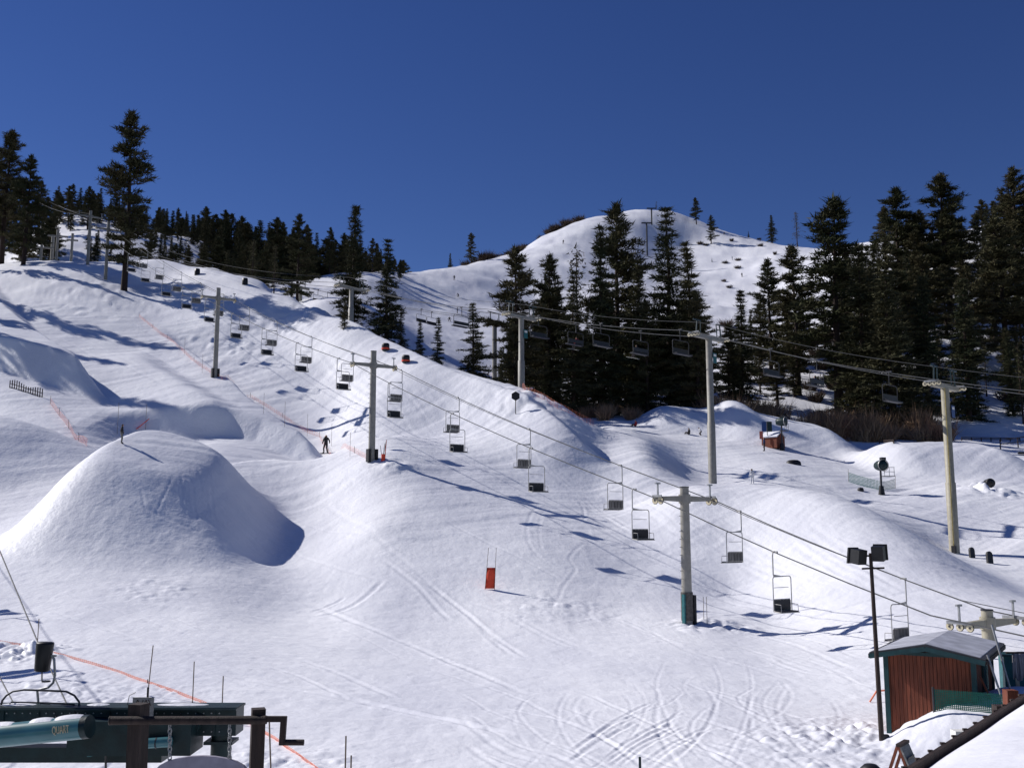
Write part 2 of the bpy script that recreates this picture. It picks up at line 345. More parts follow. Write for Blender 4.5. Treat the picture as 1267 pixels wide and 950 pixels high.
def make_terrain():
    us = np.unique(np.concatenate([np.linspace(-1.0, -.54, 50), np.linspace(-.54, .54, 700), np.linspace(.54, .85, 34)]))
    vs = np.concatenate([np.linspace(math.log(4), math.log(20), 40, endpoint=False),
                         np.linspace(math.log(20), math.log(150), 860, endpoint=False), np.linspace(math.log(150), math.log(900), 230)])
    nu, nv = len(us), len(vs)
    V, U = np.meshgrid(vs, us, indexing='ij'); Y = np.exp(V); X = U * Y
    Z = np.empty_like(X)
    for i in range(0, nv, 60): Z[i:i + 60] = H(X[i:i + 60], Y[i:i + 60])
    Z += relief(X, Y)
    co = np.stack([X, Y, Z], -1).reshape(-1, 3).astype(np.float32)
    i = np.arange(nv - 1)[:, None] * nu + np.arange(nu - 1)[None]
    q = np.stack([i, i + 1, i + nu + 1, i + nu], -1).reshape(-1, 4).astype(np.int32)
    me = bpy.data.meshes.new('snow_slope'); me.vertices.add(len(co)); me.vertices.foreach_set('co', co.ravel())
    me.loops.add(q.size); me.loops.foreach_set('vertex_index', q.ravel())
    me.polygons.add(len(q)); me.polygons.foreach_set('loop_start', np.arange(0, q.size, 4, dtype=np.int32))
    me.polygons.foreach_set('use_smooth', np.ones(len(q), dtype=bool))
    me.update(calc_edges=True); me.materials.append(M['snow'])
    o = bpy.data.objects.new('snow_slope', me); col.objects.link(o)
    o['kind'] = 'structure'; o['label'] = 'snow covered ski slopes and terrain park rising to the ridge'
make_terrain()

# ------------------------------------------------------------------ mesh builder
class MB:
    def __init__(self): self.v = []; self.f = []; self.sm = []
    def add(self, vs, fs, smooth=False):
        o = len(self.v); self.v += [tuple(v) for v in vs]; self.f += [tuple(i + o for i in f) for f in fs]; self.sm += [smooth] * len(fs); return self
    def box(self, c, s, rot=None):
        c = Vector(c); h = Vector(s) / 2
        vs = [Vector((x * h.x, y * h.y, z * h.z)) for x in (-1, 1) for y in (-1, 1) for z in (-1, 1)]
        if rot is not None: vs = [rot @ v for v in vs]
        return self.add([c + v for v in vs], [(0, 1, 3, 2), (4, 6, 7, 5), (0, 4, 5, 1), (2, 3, 7, 6), (0, 2, 6, 4), (1, 5, 7, 3)])
    def bar(self, a, b, w, h=None, up=(0, 0, 1)):
        a, b = Vector(a), Vector(b); h = h or w; y = (b - a); L = y.length; y.normalize(); up = Vector(up)
        if abs(y.dot(up)) > .98: up = Vector((1, 0, 0))
        x = y.cross(up).normalized(); z = x.cross(y)
        return self.box((a + b) / 2, (w, L, h), Matrix((x, y, z)).transposed())
    def tube(self, pts, r, n=8, cap=True):
        pts = [Vector(p) for p in pts]; k = len(pts); rs = r if isinstance(r, (list, tuple)) else [r] * k
        vs = []; prev = None
        for i, p in enumerate(pts):
            t = (pts[min(i + 1, k - 1)] - pts[max(i - 1, 0)]).normalized()
            if prev is None:
                ref = Vector((0, 0, 1)) if abs(t.z) < .9 else Vector((1, 0, 0)); x = t.cross(ref).normalized()
            else: x = (prev - t * prev.dot(t)).normalized()
            prev = x; y = t.cross(x)
            for j in range(n): a = 2 * math.pi * j / n; vs.append(p + (x * math.cos(a) + y * math.sin(a)) * rs[i])
        fs = [(i * n + j, i * n + (j + 1) % n, (i + 1) * n + (j + 1) % n, (i + 1) * n + j) for i in range(k - 1) for j in range(n)]
        self.add(vs, fs, n > 5)
        if cap: self.add(vs[:n], [tuple(reversed(range(n)))]); self.add(vs[-n:], [tuple(range(n))])
        return self
    def disc(self, c, axis, r, t, n=16):
        a = Vector(axis).normalized(); c = Vector(c); return self.tube([c - a * t / 2, c + a * t / 2], r, n)
    def lathe(self, prof, n=16, c=(0, 0, 0), axis='z'):
        c = Vector(c); vs = []
        for r, h in prof:
            for j in range(n):
                a = 2 * math.pi * j / n; p = Vector((r * math.cos(a), r * math.sin(a), h))
                if axis == 'x': p = Vector((p.z, p.x, p.y))
                if axis == 'y': p = Vector((p.x, p.z, p.y))
                vs.append(c + p)
        k = len(prof)
        return self.add(vs, [(i * n + j, i * n + (j + 1) % n, (i + 1) * n + (j + 1) % n, (i + 1) * n + j) for i in range(k - 1) for j in range(n)], True)
    def mesh(self, name, m):
        me = bpy.data.meshes.new(name); me.from_pydata(self.v, [], self.f)
        me.polygons.foreach_set('use_smooth', self.sm); me.materials.append(m); me.update(); return me
    def build(self, name, m, parent=None, off=None):
        if off is not None: self.v = [tuple(Vector(v) - Vector(off)) for v in self.v]
        o = bpy.data.objects.new(name, self.mesh(name, m)); col.objects.link(o)
        if parent: o.parent = parent
        return o
def tag(o, label, cat, group=None):
    o['label'] = label; o['category'] = cat
    if group: o['group'] = group
    return o
def thing(name, label, cat, loc=(0, 0, 0), rz=0, group=None):
    o = bpy.data.objects.new(name, None); col.objects.link(o); o.empty_display_size = .3
    o.location = loc; o.rotation_euler = (0, 0, rz); return tag(o, label, cat, group)
def copy_tree(o, parent=None):
    kids = [c for c in o.children]; c = o.copy(); col.objects.link(c); c.parent = parent
    for k in kids: copy_tree(k, c)
    return c
def arc(c, r, a0, a1, n, ax, ay):
    c, ax, ay = Vector(c), Vector(ax), Vector(ay)
    return [c + ax * r * math.cos(R(a0 + (a1 - a0) * i / n)) + ay * r * math.sin(R(a0 + (a1 - a0) * i / n)) for i in range(n + 1)]
def rounded(w, z0, z1, r, cx=0, y=0):
    """rounded open-bottom hoop in the xz plane"""
    p = [Vector((cx - w, y, z0)), Vector((cx - w, y, z1 - r))]
    p += arc((cx - w + r, y, z1 - r), r, 180, 90, 4, (1, 0, 0), (0, 0, 1))[1:]
    p += arc((cx + w - r, y, z1 - r), r, 90, 0, 4, (1, 0, 0), (0, 0, 1))
    return p + [Vector((cx + w, y, z0))]

M['tower'] = mat('tower_paint', (.29, .275, .24), .55, noise=.12, nscale=3, bump=.15)
M['tower_cream'] = mat('tower_cream_paint', (.36, .33, .25), .55, noise=.12, nscale=3, bump=.1)
M['steel'] = mat('galvanised_steel', (.34, .34, .34), .45, .5, noise=.15, nscale=6)
M['darksteel'] = mat('dark_steel', (.05, .05, .055), .5, .3, noise=.2, nscale=5)
M['rope'] = mat('wire_rope', (.10, .10, .10), .55, .3, noise=.2, nscale=3)
M['sheave'] = mat('sheave_paint', (.52, .46, .32), .5, noise=.25, nscale=6)
M['rubber'] = mat('black_rubber', (.02, .02, .022), .7, noise=.3, nscale=8)
M['seatpad'] = mat('navy_seat_vinyl', (.012, .012, .020), .5, noise=.3, nscale=6)
M['chairframe'] = mat('chair_frame_paint', (.38, .37, .35), .5, .1, noise=.15, nscale=8)
M['slat'] = mat('weathered_slat', (.16, .15, .14), .7, noise=.35, nscale=5, stretch=(1, 1, .2))
M['teal'] = mat('teal_pad_vinyl', (.012, .11, .12), .55, noise=.2, nscale=5)
M['greenpaint'] = mat('dark_green_paint', (.005, .022, .024), .45, noise=.3, nscale=4, bump=.1)
M['bluepaint'] = mat('blue_sign_paint', (.02, .06, .20), .5, noise=.15)
M['tealtank'] = mat('teal_tank_paint', (.05, .17, .19), .3, spec=.6, noise=.12, nscale=3)
M['redwood'] = mat('red_stained_wood', (.16, .042, .020), .75, noise=.38, nscale=5, bump=.2, bscale=20, stretch=(3, 3, .25))
M['trimgreen'] = mat('green_trim_paint', (.008, .045, .05), .55, noise=.2, nscale=5)
M['brownwood'] = mat('dark_brown_timber', (.035, .022, .018), .75, noise=.35, nscale=4, bump=.3, bscale=18, stretch=(4, 4, .4))
M['greywood'] = mat('weathered_grey_timber', (.16, .14, .12), .8, noise=.3, nscale=5, bump=.25, stretch=(3, 3, .3))
M['orange'] = mat('orange_netting', (.80, .25, .14), .6, noise=.12)
M['redflag'] = mat('red_banner_cloth', (.72, .07, .03), .7, noise=.10, nscale=3)
M['bamboo'] = mat('bamboo', (.16, .12, .08), .6, noise=.25, nscale=4)
M['greennet'] = mat('green_netting', (.004, .11, .075), .6, noise=.15)
M['black'] = mat('black_paint', (.012, .012, .014), .5, noise=.3, nscale=5)
M['glass'] = mat('window_glass', (.02, .025, .03), .08, spec=.8, noise=.1)
M['lens'] = mat('lamp_glass', (.20, .21, .22), .15, spec=.7, noise=.1)
M['white'] = mat('white_paint', (.75, .74, .70), .55, noise=.05, nscale=6)
M['signgrey'] = mat('faded_sign_board', (.20, .20, .19), .7, noise=.25, nscale=6, stretch=(1, 1, 4))
M['needle'] = None

# ------------------------------------------------------------------ trees
def foliage_mat(name, c1, c2):
    m = bpy.data.materials.new(name); m.use_nodes = True; t = m.node_tree; b = t.nodes['Principled BSDF']
    b.inputs['Roughness'].default_value = .85; b.inputs['Specular IOR Level'].default_value = .05
    tc = t.nodes.new('ShaderNodeTexCoord'); nz = t.nodes.new('ShaderNodeTexNoise'); nz.inputs['Scale'].default_value = .45; nz.inputs['Detail'].default_value = 4
    oi = t.nodes.new('ShaderNodeObjectInfo'); ad = t.nodes.new('ShaderNodeMath'); ad.operation = 'MULTIPLY_ADD'; ad.inputs[1].default_value = .35
    t.links.new(tc.outputs['Object'], nz.inputs['Vector']); t.links.new(oi.outputs['Random'], ad.inputs[0]); t.links.new(nz.outputs['Fac'], ad.inputs[2])
    rp = t.nodes.new('ShaderNodeValToRGB'); rp.color_ramp.elements[0].position = .4; rp.color_ramp.elements[1].position = .95
    rp.color_ramp.elements[0].color = (*c1, 1); rp.color_ramp.elements[1].color = (*c2, 1)
    t.links.new(ad.outputs[0], rp.inputs[0]); t.links.new(rp.outputs[0], b.inputs['Base Color']); return m
M['pine'] = foliage_mat('pine_needles', (.048, .055, .028), (.105, .090, .050))
M['fir'] = foliage_mat('fir_needles', (.042, .052, .030), (.090, .080, .044))
M['farpine'] = foliage_mat('distant_needles', (.018, .026, .016), (.045, .040, .024))
M['bark'] = mat('conifer_bark', (.040, .024, .018), .9, noise=.35, nscale=6, bump=.4, bscale=14, stretch=(3, 3, .5))
M['barebark'] = mat('bare_twigs', (.085, .055, .045), .9, noise=.3, nscale=6)
M['willow'] = foliage_mat('willow_stems', (.22, .125, .085), (.40, .28, .17))
M['shrub'] = foliage_mat('chaparral', (.06, .045, .036), (.12, .085, .065))

def sprays(pts, dirs, size, k, rng, slim=.11):
    """k slim needle blades at every point, swept outwards along the bough"""
    pts = np.repeat(np.asarray(pts), k, axis=0); dr = np.repeat(np.asarray(dirs), k, axis=0); n_ = len(pts)
    d = dr * .75 + rng.normal(size=(n_, 3)) * (.62, .62, .38); d[:, 2] += .22; d /= np.linalg.norm(d, axis=1)[:, None]
    s = rng.normal(size=(n_, 3)); s -= d * (s * d).sum(1)[:, None]; s /= np.linalg.norm(s, axis=1)[:, None]
    L = size * rng.uniform(.6, 1.3, (n_, 1)); base = pts + rng.normal(size=(n_, 3)) * (.16, .16, .07)
    return np.stack([base - s * L * slim, base + s * L * slim, base + d * L], 1).reshape(-1, 3)
def tufts(pts, size, k, rng, flat=0.0):
    """k slim needle blades round every point"""
    pts = np.repeat(np.asarray(pts), k, axis=0); n_ = len(pts)
    d = rng.normal(size=(n_, 3)); d[:, 2] *= (1 - flat); d[:, 2] += .15; d /= np.linalg.norm(d, axis=1)[:, None]
    s = rng.normal(size=(n_, 3)); s -= d * (s * d).sum(1)[:, None]; s /= np.linalg.norm(s, axis=1)[:, None]
    L = size * rng.uniform(.6, 1.3, (n_, 1)); base = pts + rng.normal(size=(n_, 3)) * size * .55
    a = base - s * L * .17; b = base + s * L * .17; c = base + d * L
    return np.stack([a, b, c], 1).reshape(-1, 3)
def tri_mesh(name, co, m):
    co = np.asarray(co, np.float32); me = bpy.data.meshes.new(name); me.vertices.add(len(co)); me.vertices.foreach_set('co', co.ravel())
    me.loops.add(len(co)); me.loops.foreach_set('vertex_index', np.arange(len(co), dtype=np.int32))
    me.polygons.add(len(co) // 3); me.polygons.foreach_set('loop_start', np.arange(0, len(co), 3, dtype=np.int32))
    me.update(calc_edges=True); me.materials.append(m); return me
HT = 20.0
def conifer(seed, kind):
    rng = np.random.default_rng(seed); q = random.Random(seed)
    trunk = MB(); bend = [(0, 0)]
    for i in range(6): bend.append((bend[-1][0] + q.uniform(-.12, .12), bend[-1][1] + q.uniform(-.12, .12)))
    def axis(t):
        s = t * 6; i = min(5, int(s)); f = s - i
        return np.array([bend[i][0] * (1 - f) + bend[i + 1][0] * f, bend[i][1] * (1 - f) + bend[i + 1][1] * f, t * HT])
    r0 = {'pine': .38, 'tall': .34, 'fir': .30, 'bare': .26, 'young': .22}[kind]
    trunk.tube([axis(t) for t in (0, .02, .15, .4, .7, .97)], [r0 * 1.35, r0, r0 * .85, r0 * .62, r0 * .35, .04], 7)
    pts = []; dirs = []
    if kind in ('pine', 'tall'):
        cb = q.uniform(.10, .20) if kind == 'pine' else q.uniform(.12, .26); rad = (q.uniform(.19, .23) if kind == 'pine' else q.uniform(.165, .195)) * HT
        gapa = q.uniform(0, 6.28); t = cb; blunt = q.uniform(1.3, 2.0) if kind == 'pine' else q.uniform(.60, .80)
        while t < .975:
            tt = (t - cb) / (1 - cb); prof = min(1, tt / .25 + .5) * ((1 - tt ** blunt) ** .9 if kind == 'pine' else (1 - tt) ** blunt) + .05; lay = q.choice((.55, .75, .9, 1.0, 1.1, 1.2))
            for _ in range(q.choice((4, 5, 6))):
                a = q.uniform(0, 6.283); L = rad * prof * lay * q.uniform(.6, 1.25)
                if math.cos(a - gapa - t * 6) > .6 and q.random() < .6: L *= .45
                rise = q.uniform(-.22, .10) + .55 * tt; o = axis(t + q.uniform(-.008, .008)); dr = np.array([math.cos(a), math.sin(a), 0])
                end = o + dr * L + np.array([0, 0, L * rise]); bd = (end - o) / (np.linalg.norm(end - o) + 1e-6)
                trunk.tube([o, o + dr * L * .5 + np.array([0, 0, L * rise * .2]), end], [.07, .05, .02], 3, cap=False)
                m = max(3, int(L / .20))
                for j in range(m):
                    f = .18 + .82 * ((j + q.random()) / m) ** .75; c = o + (end - o) * f; sw = L * .34 * (1 - abs(f - .62)) * f
                    sd_ = np.array([-dr[1], dr[0], 0]); k_ = q.uniform(-1, 1)
                    pts.append(c + sd_ * k_ * sw + np.array([0, 0, q.uniform(-.05, .22)])); dirs.append(bd * .7 + sd_ * k_ * .7)
            t += q.uniform(.024, .060) * (1.1 - .55 * tt)
        for k in range(16): pts.append(axis(.955) + np.array([0, 0, k * .075]) + rng.normal(size=3) * .12 * (1 - k / 17)); dirs.append(np.array([0, 0, .8]))
        co = sprays(pts, dirs, .52, 15, rng)
    elif kind in ('fir', 'young'):
        cb = q.uniform(.04, .10) if kind == 'fir' else .02; rad = (q.uniform(.165, .195) if kind == 'fir' else q.uniform(.18, .23)) * HT; t = cb; gapa = q.uniform(0, 6.28)
        while t < .99:
            tt = (t - cb) / (1 - cb); prof = (1 - tt) ** 1.0 * min(1, .65 + tt * 4) + .012; lay = q.uniform(.62, 1.15)
            for _ in range(q.choice((4, 5, 6))):
                a = q.uniform(0, 6.283); L = rad * prof * lay * q.uniform(.6, 1.2); o = axis(t); dr = np.array([math.cos(a), math.sin(a), 0])
                if math.cos(a - gapa - t * 7) > .75 and q.random() < .6: L *= .55
                droop = -.32 + .55 * tt; end = o + dr * L + np.array([0, 0, L * droop]); bd = (end - o) / (np.linalg.norm(end - o) + 1e-6)
                m = max(2, int(L / .19)); sd_ = np.array([-dr[1], dr[0], 0])
                for j in range(m):
                    f = .08 + .92 * (j + q.random()) / m; c = o + (end - o) * f; k_ = q.uniform(-1, 1); w_ = (1 - f * .6) * L * .34
                    pts.append(c + sd_ * k_ * w_ + np.array([0, 0, q.uniform(-.06, .06)])); dirs.append(bd * .7 + sd_ * k_ * .6)
            t += q.uniform(.018, .034)
        co = sprays(pts, dirs, .46, 12, rng)
    else:
        t = .25
        while t < .97:
            tt = (t - .25) / .75
            for _ in range(3):
                a = q.uniform(0, 6.283); L = HT * .13 * (1 - tt * .75) * q.uniform(.4, 1.1); o = axis(t); dr = np.array([math.cos(a), math.sin(a), 0])
                end = o + dr * L + np.array([0, 0, L * q.uniform(-.1, .3)])
                trunk.tube([o, (o + end) / 2 + np.array([0, 0, .1]), end], [.05, .035, .015], 3, cap=False)
                if q.random() < .45: pts.append(end)
                pts.append((o + end) / 2 + rng.normal(size=3) * .2)
            t += q.uniform(.03, .05)
        co = tufts(pts, .6, 6, rng, .3)
    return trunk.mesh('trunk', M['bark']), tri_mesh('crown', co, M['fir'] if kind in ('fir', 'young') else M['pine'])
VAR = {k: [conifer(hash_ * 13 + i, k) for i in range(c)] for hash_, (k, c) in enumerate((('pine', 4), ('tall', 5), ('fir', 5), ('young', 2), ('bare', 2)))}
def tree(kind, loc, height, label, group=None, width=1.0, name=None, sink=.3):
    tm, cm = rnd.choice(VAR[kind]); s = height / HT
    nm = name or {'pine': 'pine_tree', 'tall': 'pine_tree', 'fir': 'fir_tree', 'young': 'young_fir', 'bare': 'snag_tree'}[kind]
    e = thing(nm, label, 'tree', (loc[0], loc[1], loc[2] - sink), rnd.uniform(0, 6.28), group); e.scale = (s * width, s * width, s)
    for n_, me in (('trunk', tm), ('crown', cm)):
        o = bpy.data.objects.new(n_, me); col.objects.link(o); o.parent = e
    return e
def tree_px(kind, px, d, top_py, label, group=None, width=1.0, **k):
    u, e = ray(px, top_py); b = Vector((u * d, d, hz(u * d, d))); top = CAMZ + e * d
    return tree(kind, b, max(2.0, top - b.z + .3), label, group, width, **k)

# -- trees that stand out, each with its own label
for a in [
 ('tall', 13, 186, 166, 'tall dark pine at the slope edge, taller of the two beside the small lift posts', 1.25),
 ('pine', 38, 178, 194, 'bushy dark pine, shorter of the pair beside the small lift posts', .95),
 ('tall', 165, 163, 142, 'very tall lone pine with ragged crown towering over the lift line on the ridge', 1.0),
 ('pine', 371, 208, 267, 'flat topped pine rising above the dark forest behind the bushy young fir', .85),
 ('fir', 440, 158, 253, 'tallest pointed fir in the clump beside the green framed lift tower', 1.15),
 ('fir', 479, 152, 297, 'second pointed fir of the clump, just below the tallest one', 1.2),
 ('young', 427, 137, 366, 'low bushy fir at the foot of the tallest pointed fir', .9),
 ('young', 362, 168, 347, 'low bushy young fir alone on the snow bank before the dark forest', .8),
 ('young', 497, 142, 380, 'young fir on the bank below the second pointed fir', 1.0),
 ('young', 521, 144, 395, 'smaller of two young firs side by side on the bank', .9),
 ('young', 541, 144, 391, 'larger of two young firs side by side on the bank', .9),
 ('fir', 585, 142, 374, 'dense dark fir standing alone between the young firs and the tall pine grove', 1.5),
 ('young', 622, 136, 428, 'small fir beside the wide tower top at the grove edge', .9),
 ('tall', 640, 150, 311, 'pine with layered open crown at the near end of the central grove', 1.35),
 ('tall', 678, 158, 320, 'slimmer open crowned pine second in the central grove', 1.15),
 ('bare', 714, 190, 308, 'thin half bare tree with sparse twigs in the central grove', 1.1),
 ('fir', 708, 152, 336, 'dark narrow fir beneath the half bare tree in the grove', 1.2),
 ('pine', 762, 168, 256, 'tallest broad pine of the central grove with a long straight trunk', .95),
 ('fir', 742, 156, 280, 'dense tall fir leaning against the tallest broad pine', 1.15),
 ('fir', 790, 158, 322, 'shorter fir filling the gap between the two great grove trees', 1.3),
 ('fir', 826, 160, 257, 'great dark fir at the right end of the central grove', 1.35),
 ('fir', 849, 154, 300, 'broad fir in front of the great dark fir', 1.3),
 ('tall', 861, 440, 245, 'lone pine on the summit ridge beside a fallen twiggy tree', 1.3),
 ('pine', 879, 420, 267, 'short full pine just below the summit ridge', 1.0),
 ('bare', 812, 460, 249, 'leafless grey tree on the very summit', 1.3),
 ('young', 881, 400, 325, 'small fir low on the shaded summit slope', .8),
 ('young', 899, 395, 329, 'tiny fir on the shaded summit slope beside another small fir', .9),
 ('pine', 583, 370, 289, 'round headed pine on the far snow ridge beside low brush', .85),
 ('fir', 557, 366, 313, 'narrow small fir on the far snow ridge', 1.1),
 ('fir', 954, 425, 266, 'dark conical fir on the far saddle skyline', 1.5),
 ('bare', 985, 415, 262, 'reddish dead conifer on the far saddle skyline', 1.3),
 ('young', 926, 440, 286, 'low fir on the far saddle skyline', 1.2),
 ('tall', 1026, 172, 250, 'tall open pine with layered branches rising over the saddle', 1.45),
 ('tall', 981, 190, 307, 'pine with bare lower trunk beside the tallest layered pine', 1.3),
 ('tall', 949, 200, 324, 'slim pine with a small round crown at the wood edge', 1.2),
 ('fir', 913, 178, 358, 'dark fir at the wood edge beside the wide tower top', 1.3),
 ('fir', 1062, 165, 300, 'wide dark fir in front of the wooded hillside', 1.6),
 ('fir', 1095, 160, 310, 'massive brownish fir above the willow thicket', 1.7),
 ('fir', 1140, 168, 340, 'dark fir behind the tower with the blue plate', 1.5),
 ('fir', 1188, 172, 343, 'broad fir over the snow patch on the wooded hill', 1.5),
 ('tall', 1108, 250, 236, 'open pine on the hill crest, first above the saddle', 1.5),
 ('tall', 1167, 245, 220, 'twin topped tall pine on the hill crest', 1.7),
 ('pine', 1250, 265, 211, 'tallest crest pine at the top of the wooded hill', 1.3),
 ('tall', 1235, 200, 272, 'tall pine standing before the crest of the wooded hill', 1.5),
 ]:
    kind, px, d, top, lab, wd = a; tree_px(kind, px, d, top, lab, None, 1.08 + (wd - 1) * .6)
# -- the wood on the right hill
placed = []
def fill(n_, pxr, dr, kinds, hr, label, group, topmin=None, sep=5.0, wid=(1.0, 1.5), bare=None):
    c = 0; tries = 0
    while c < n_ and tries < n_ * 40:
        tries += 1; px = rnd.uniform(*pxr); d = math.exp(rnd.uniform(math.log(dr[0]), math.log(dr[1]))); u = ray(px, 400)[0]
        x = u * d
        if any((x - p[0]) ** 2 + (d - p[1]) ** 2 < sep * sep for p in placed): continue
        if bare and bare(px, d): continue
        z = hz(x, d); h = rnd.uniform(*hr)
        if topmin:
            lim = np.interp(px, [t[0] for t in topmin], [t[1] for t in topmin]) + rnd.choice((0, 2, 5, 9, 14, 20)); e = ray(px, lim)[1]
            h = min(h, CAMZ + e * d - z)
            if h < 5: continue
        placed.append((x, d)); c += 1
        kd = rnd.choice(kinds); sz = ('short ', 'mid sized ', 'tall ')[0 if h < hr[0] + (hr[1] - hr[0]) * .33 else 1 if h < hr[0] + (hr[1] - hr[0]) * .66 else 2]
        what = {'pine': 'broad crowned pine', 'tall': 'slender pine', 'fir': 'pointed fir', 'young': 'squat young fir', 'bare': 'half bare dead conifer'}[kd]
        tree(kd, (x, d, z), h, sz + what + ' ' + label, group, rnd.uniform(*wid))
fill(66, (1040, 1330), (195, 330), ('pine', 'pine', 'tall', 'tall', 'fir'), (15, 26), 'on the steep wooded hill behind the park', 'conifers on the wooded hill',
     [(1040, 315), (1090, 285), (1100, 255), (1150, 250), (1200, 240), (1240, 228), (1330, 215)], 7)
fill(18, (895, 1060), (165, 230), ('fir', 'tall', 'pine', 'young'), (9, 17), 'at the foot of the hill behind the thicket', 'conifers at the wood edge',
     [(895, 400), (940, 370), (980, 345), (1060, 330)], 6)
fill(22, (1040, 1300), (172, 200), ('fir', 'tall', 'young', 'bare', 'pine'), (7, 17), 'in the shaded front rank behind the park jumps', 'front rank conifers on the right', None, 5.5, (.9, 1.3))
fill(32, (630, 872), (150, 195), ('fir', 'pine', 'tall', 'young'), (8, 20), 'standing among the big trees of the central grove', 'conifers within the central grove',
     [(630, 340), (700, 360), (760, 300), (800, 345), (870, 330)], 4)
# -- the dark forest behind the ridge and on the left skyline
fill(165, (185, 505), (285, 385), ('fir', 'pine', 'tall', 'fir', 'tall'), (20, 27), 'crowded into the dark forest behind the ridge', 'dark forest behind the ridge',
     [(185, 255), (210, 255), (260, 256), (330, 268), (420, 284), (455, 290), (480, 315), (505, 325)], 4.2, (.9, 1.4))
fill(36, (180, 340), (225, 275), ('fir', 'tall', 'pine', 'bare'), (11, 20), 'in the forest front row beyond the snow ridge', 'front row of the dark forest',
     [(180, 285), (260, 290), (340, 300)], 5, (.9, 1.3))
fill(42, (58, 190), (285, 360), ('tall', 'pine', 'fir'), (8, 15), 'on the skyline of the hill behind the lift posts', 'skyline conifers on the left hill',
     [(58, 226), (75, 224), (110, 230), (150, 242), (190, 258)], 4.5, (1.0, 1.4))
fill(12, (-30, 60), (200, 300), ('tall', 'pine'), (14, 22), 'massed behind the pine pair at the slope edge', 'pines massed at the left edge', [(-30, 200), (20, 200), (35, 215), (60, 255)], 6, (1.0, 1.3))
fill(14, (60, 190), (205, 260), ('young', 'fir'), (4, 8), 'low on the snow behind the lift posts', 'low conifers behind the lift posts', None, 6, (1.2, 1.7), lambda px, d: 70 < px < 100)
# -- pines just outside the left border: their shadows cross the upper slope
for px, d, h in ((-100, 152, 24), (-60, 205, 22), (-200, 126, 26), (-40, 172, 17), (-160, 140, 22), (-30, 196, 24)):
    tree('tall', at_d(px, d), h, 'pine at the edge of the upper slope beside the step-down jump', 'pines beside the upper slope', .8)

# -- willow thicket and ridge brush
def bush_mesh(seed, m, n_stems=170, tw=1.0):
    rng = np.random.default_rng(seed); out = []
    for i in range(n_stems):
        a = rng.uniform(0, 6.283); r = rng.uniform(0, .55); b = np.array([math.cos(a) * r, math.sin(a) * r, -.1]); lean = rng.uniform(.1, .75)
        d = np.array([math.cos(a) * lean, math.sin(a) * lean, 1.0]); L = rng.uniform(.55, 1.15)
        for k in range(3):
            dd = d + rng.normal(size=3) * .22; st = b + d * L * .28 * k; en = st + dd * L * .62; s = np.cross(dd, rng.normal(size=3)); s /= np.linalg.norm(s); w_ = .013 * tw
            out += [st - s * w_, st + s * w_, en]
            en2 = st + dd * L * .3 + rng.normal(size=3) * .16; out += [st + dd * L * .2 - s * w_ * .8, st + dd * L * .2 + s * w_ * .8, en2]
    return tri_mesh('stems', np.array(out), m)
BUSH = [bush_mesh(50 + i, M['willow'], 190, 1.4) for i in range(3)]; SHRUB = [bush_mesh(70 + i, M['shrub'], 150, 2.2) for i in range(3)]
def bush(pool, loc, w_, h, name, label, group):
    o = bpy.data.objects.new(name, rnd.choice(pool)); col.objects.link(o); o.location = loc; o.rotation_euler = (0, 0, rnd.uniform(0, 6)); o.scale = (w_, w_, h)
    return tag(o, label, 'bush', group)
for i in range(56):
    px = rnd.choice((rnd.uniform(880, 960), rnd.uniform(1000, 1150), rnd.uniform(1000, 1170))); d = rnd.uniform(147, 164)
    bush(BUSH, at_d(px, d), rnd.uniform(2.2, 3.6), rnd.uniform(1.6, 4.8) * (1 if px > 990 else .75), 'willow_bush', 'leafless reddish brown willow bush in the thicket behind the park jumps', 'willow thicket')
for i in range(16):
    px = rnd.uniform(690, 800); d = rnd.uniform(142, 165)
    bush(BUSH, at_d(px, d), rnd.uniform(1.2, 2.2), rnd.uniform(1.2, 2.4), 'willow_bush', 'bare brown scrub bush under the trunks of the central grove', 'scrub under the central grove')
for i in range(60):
    px = rnd.uniform(575, 735); d = np.interp(px, [590, 650, 735], [383, 425, 455]) + rnd.uniform(-10, 6)
    bush(SHRUB, at_d(px, d), rnd.uniform(2, 4.2), rnd.uniform(1.4, 3.4), 'ridge_shrub', 'dark chaparral shrub along the crest of the far snow ridge', 'chaparral on the far ridge')
for i in range(16):
    px = rnd.uniform(840, 1000); d = rnd.uniform(330, 440)
    bush(SHRUB, at_d(px, d), rnd.uniform(.9, 1.9), rnd.uniform(.7, 1.5), 'slope_shrub', 'dark speck of brush on the shaded summit slope', 'brush on the summit slope')
for i in range(70):
    px = rnd.uniform(905, 1260); d = rnd.uniform(185, 300)
    bush(SHRUB, at_d(px, d), rnd.uniform(1.5, 3), rnd.uniform(1.2, 2.4), 'hill_shrub', 'low dark shrub poking through snow on the wooded hill', 'shrubs on the wooded hill')

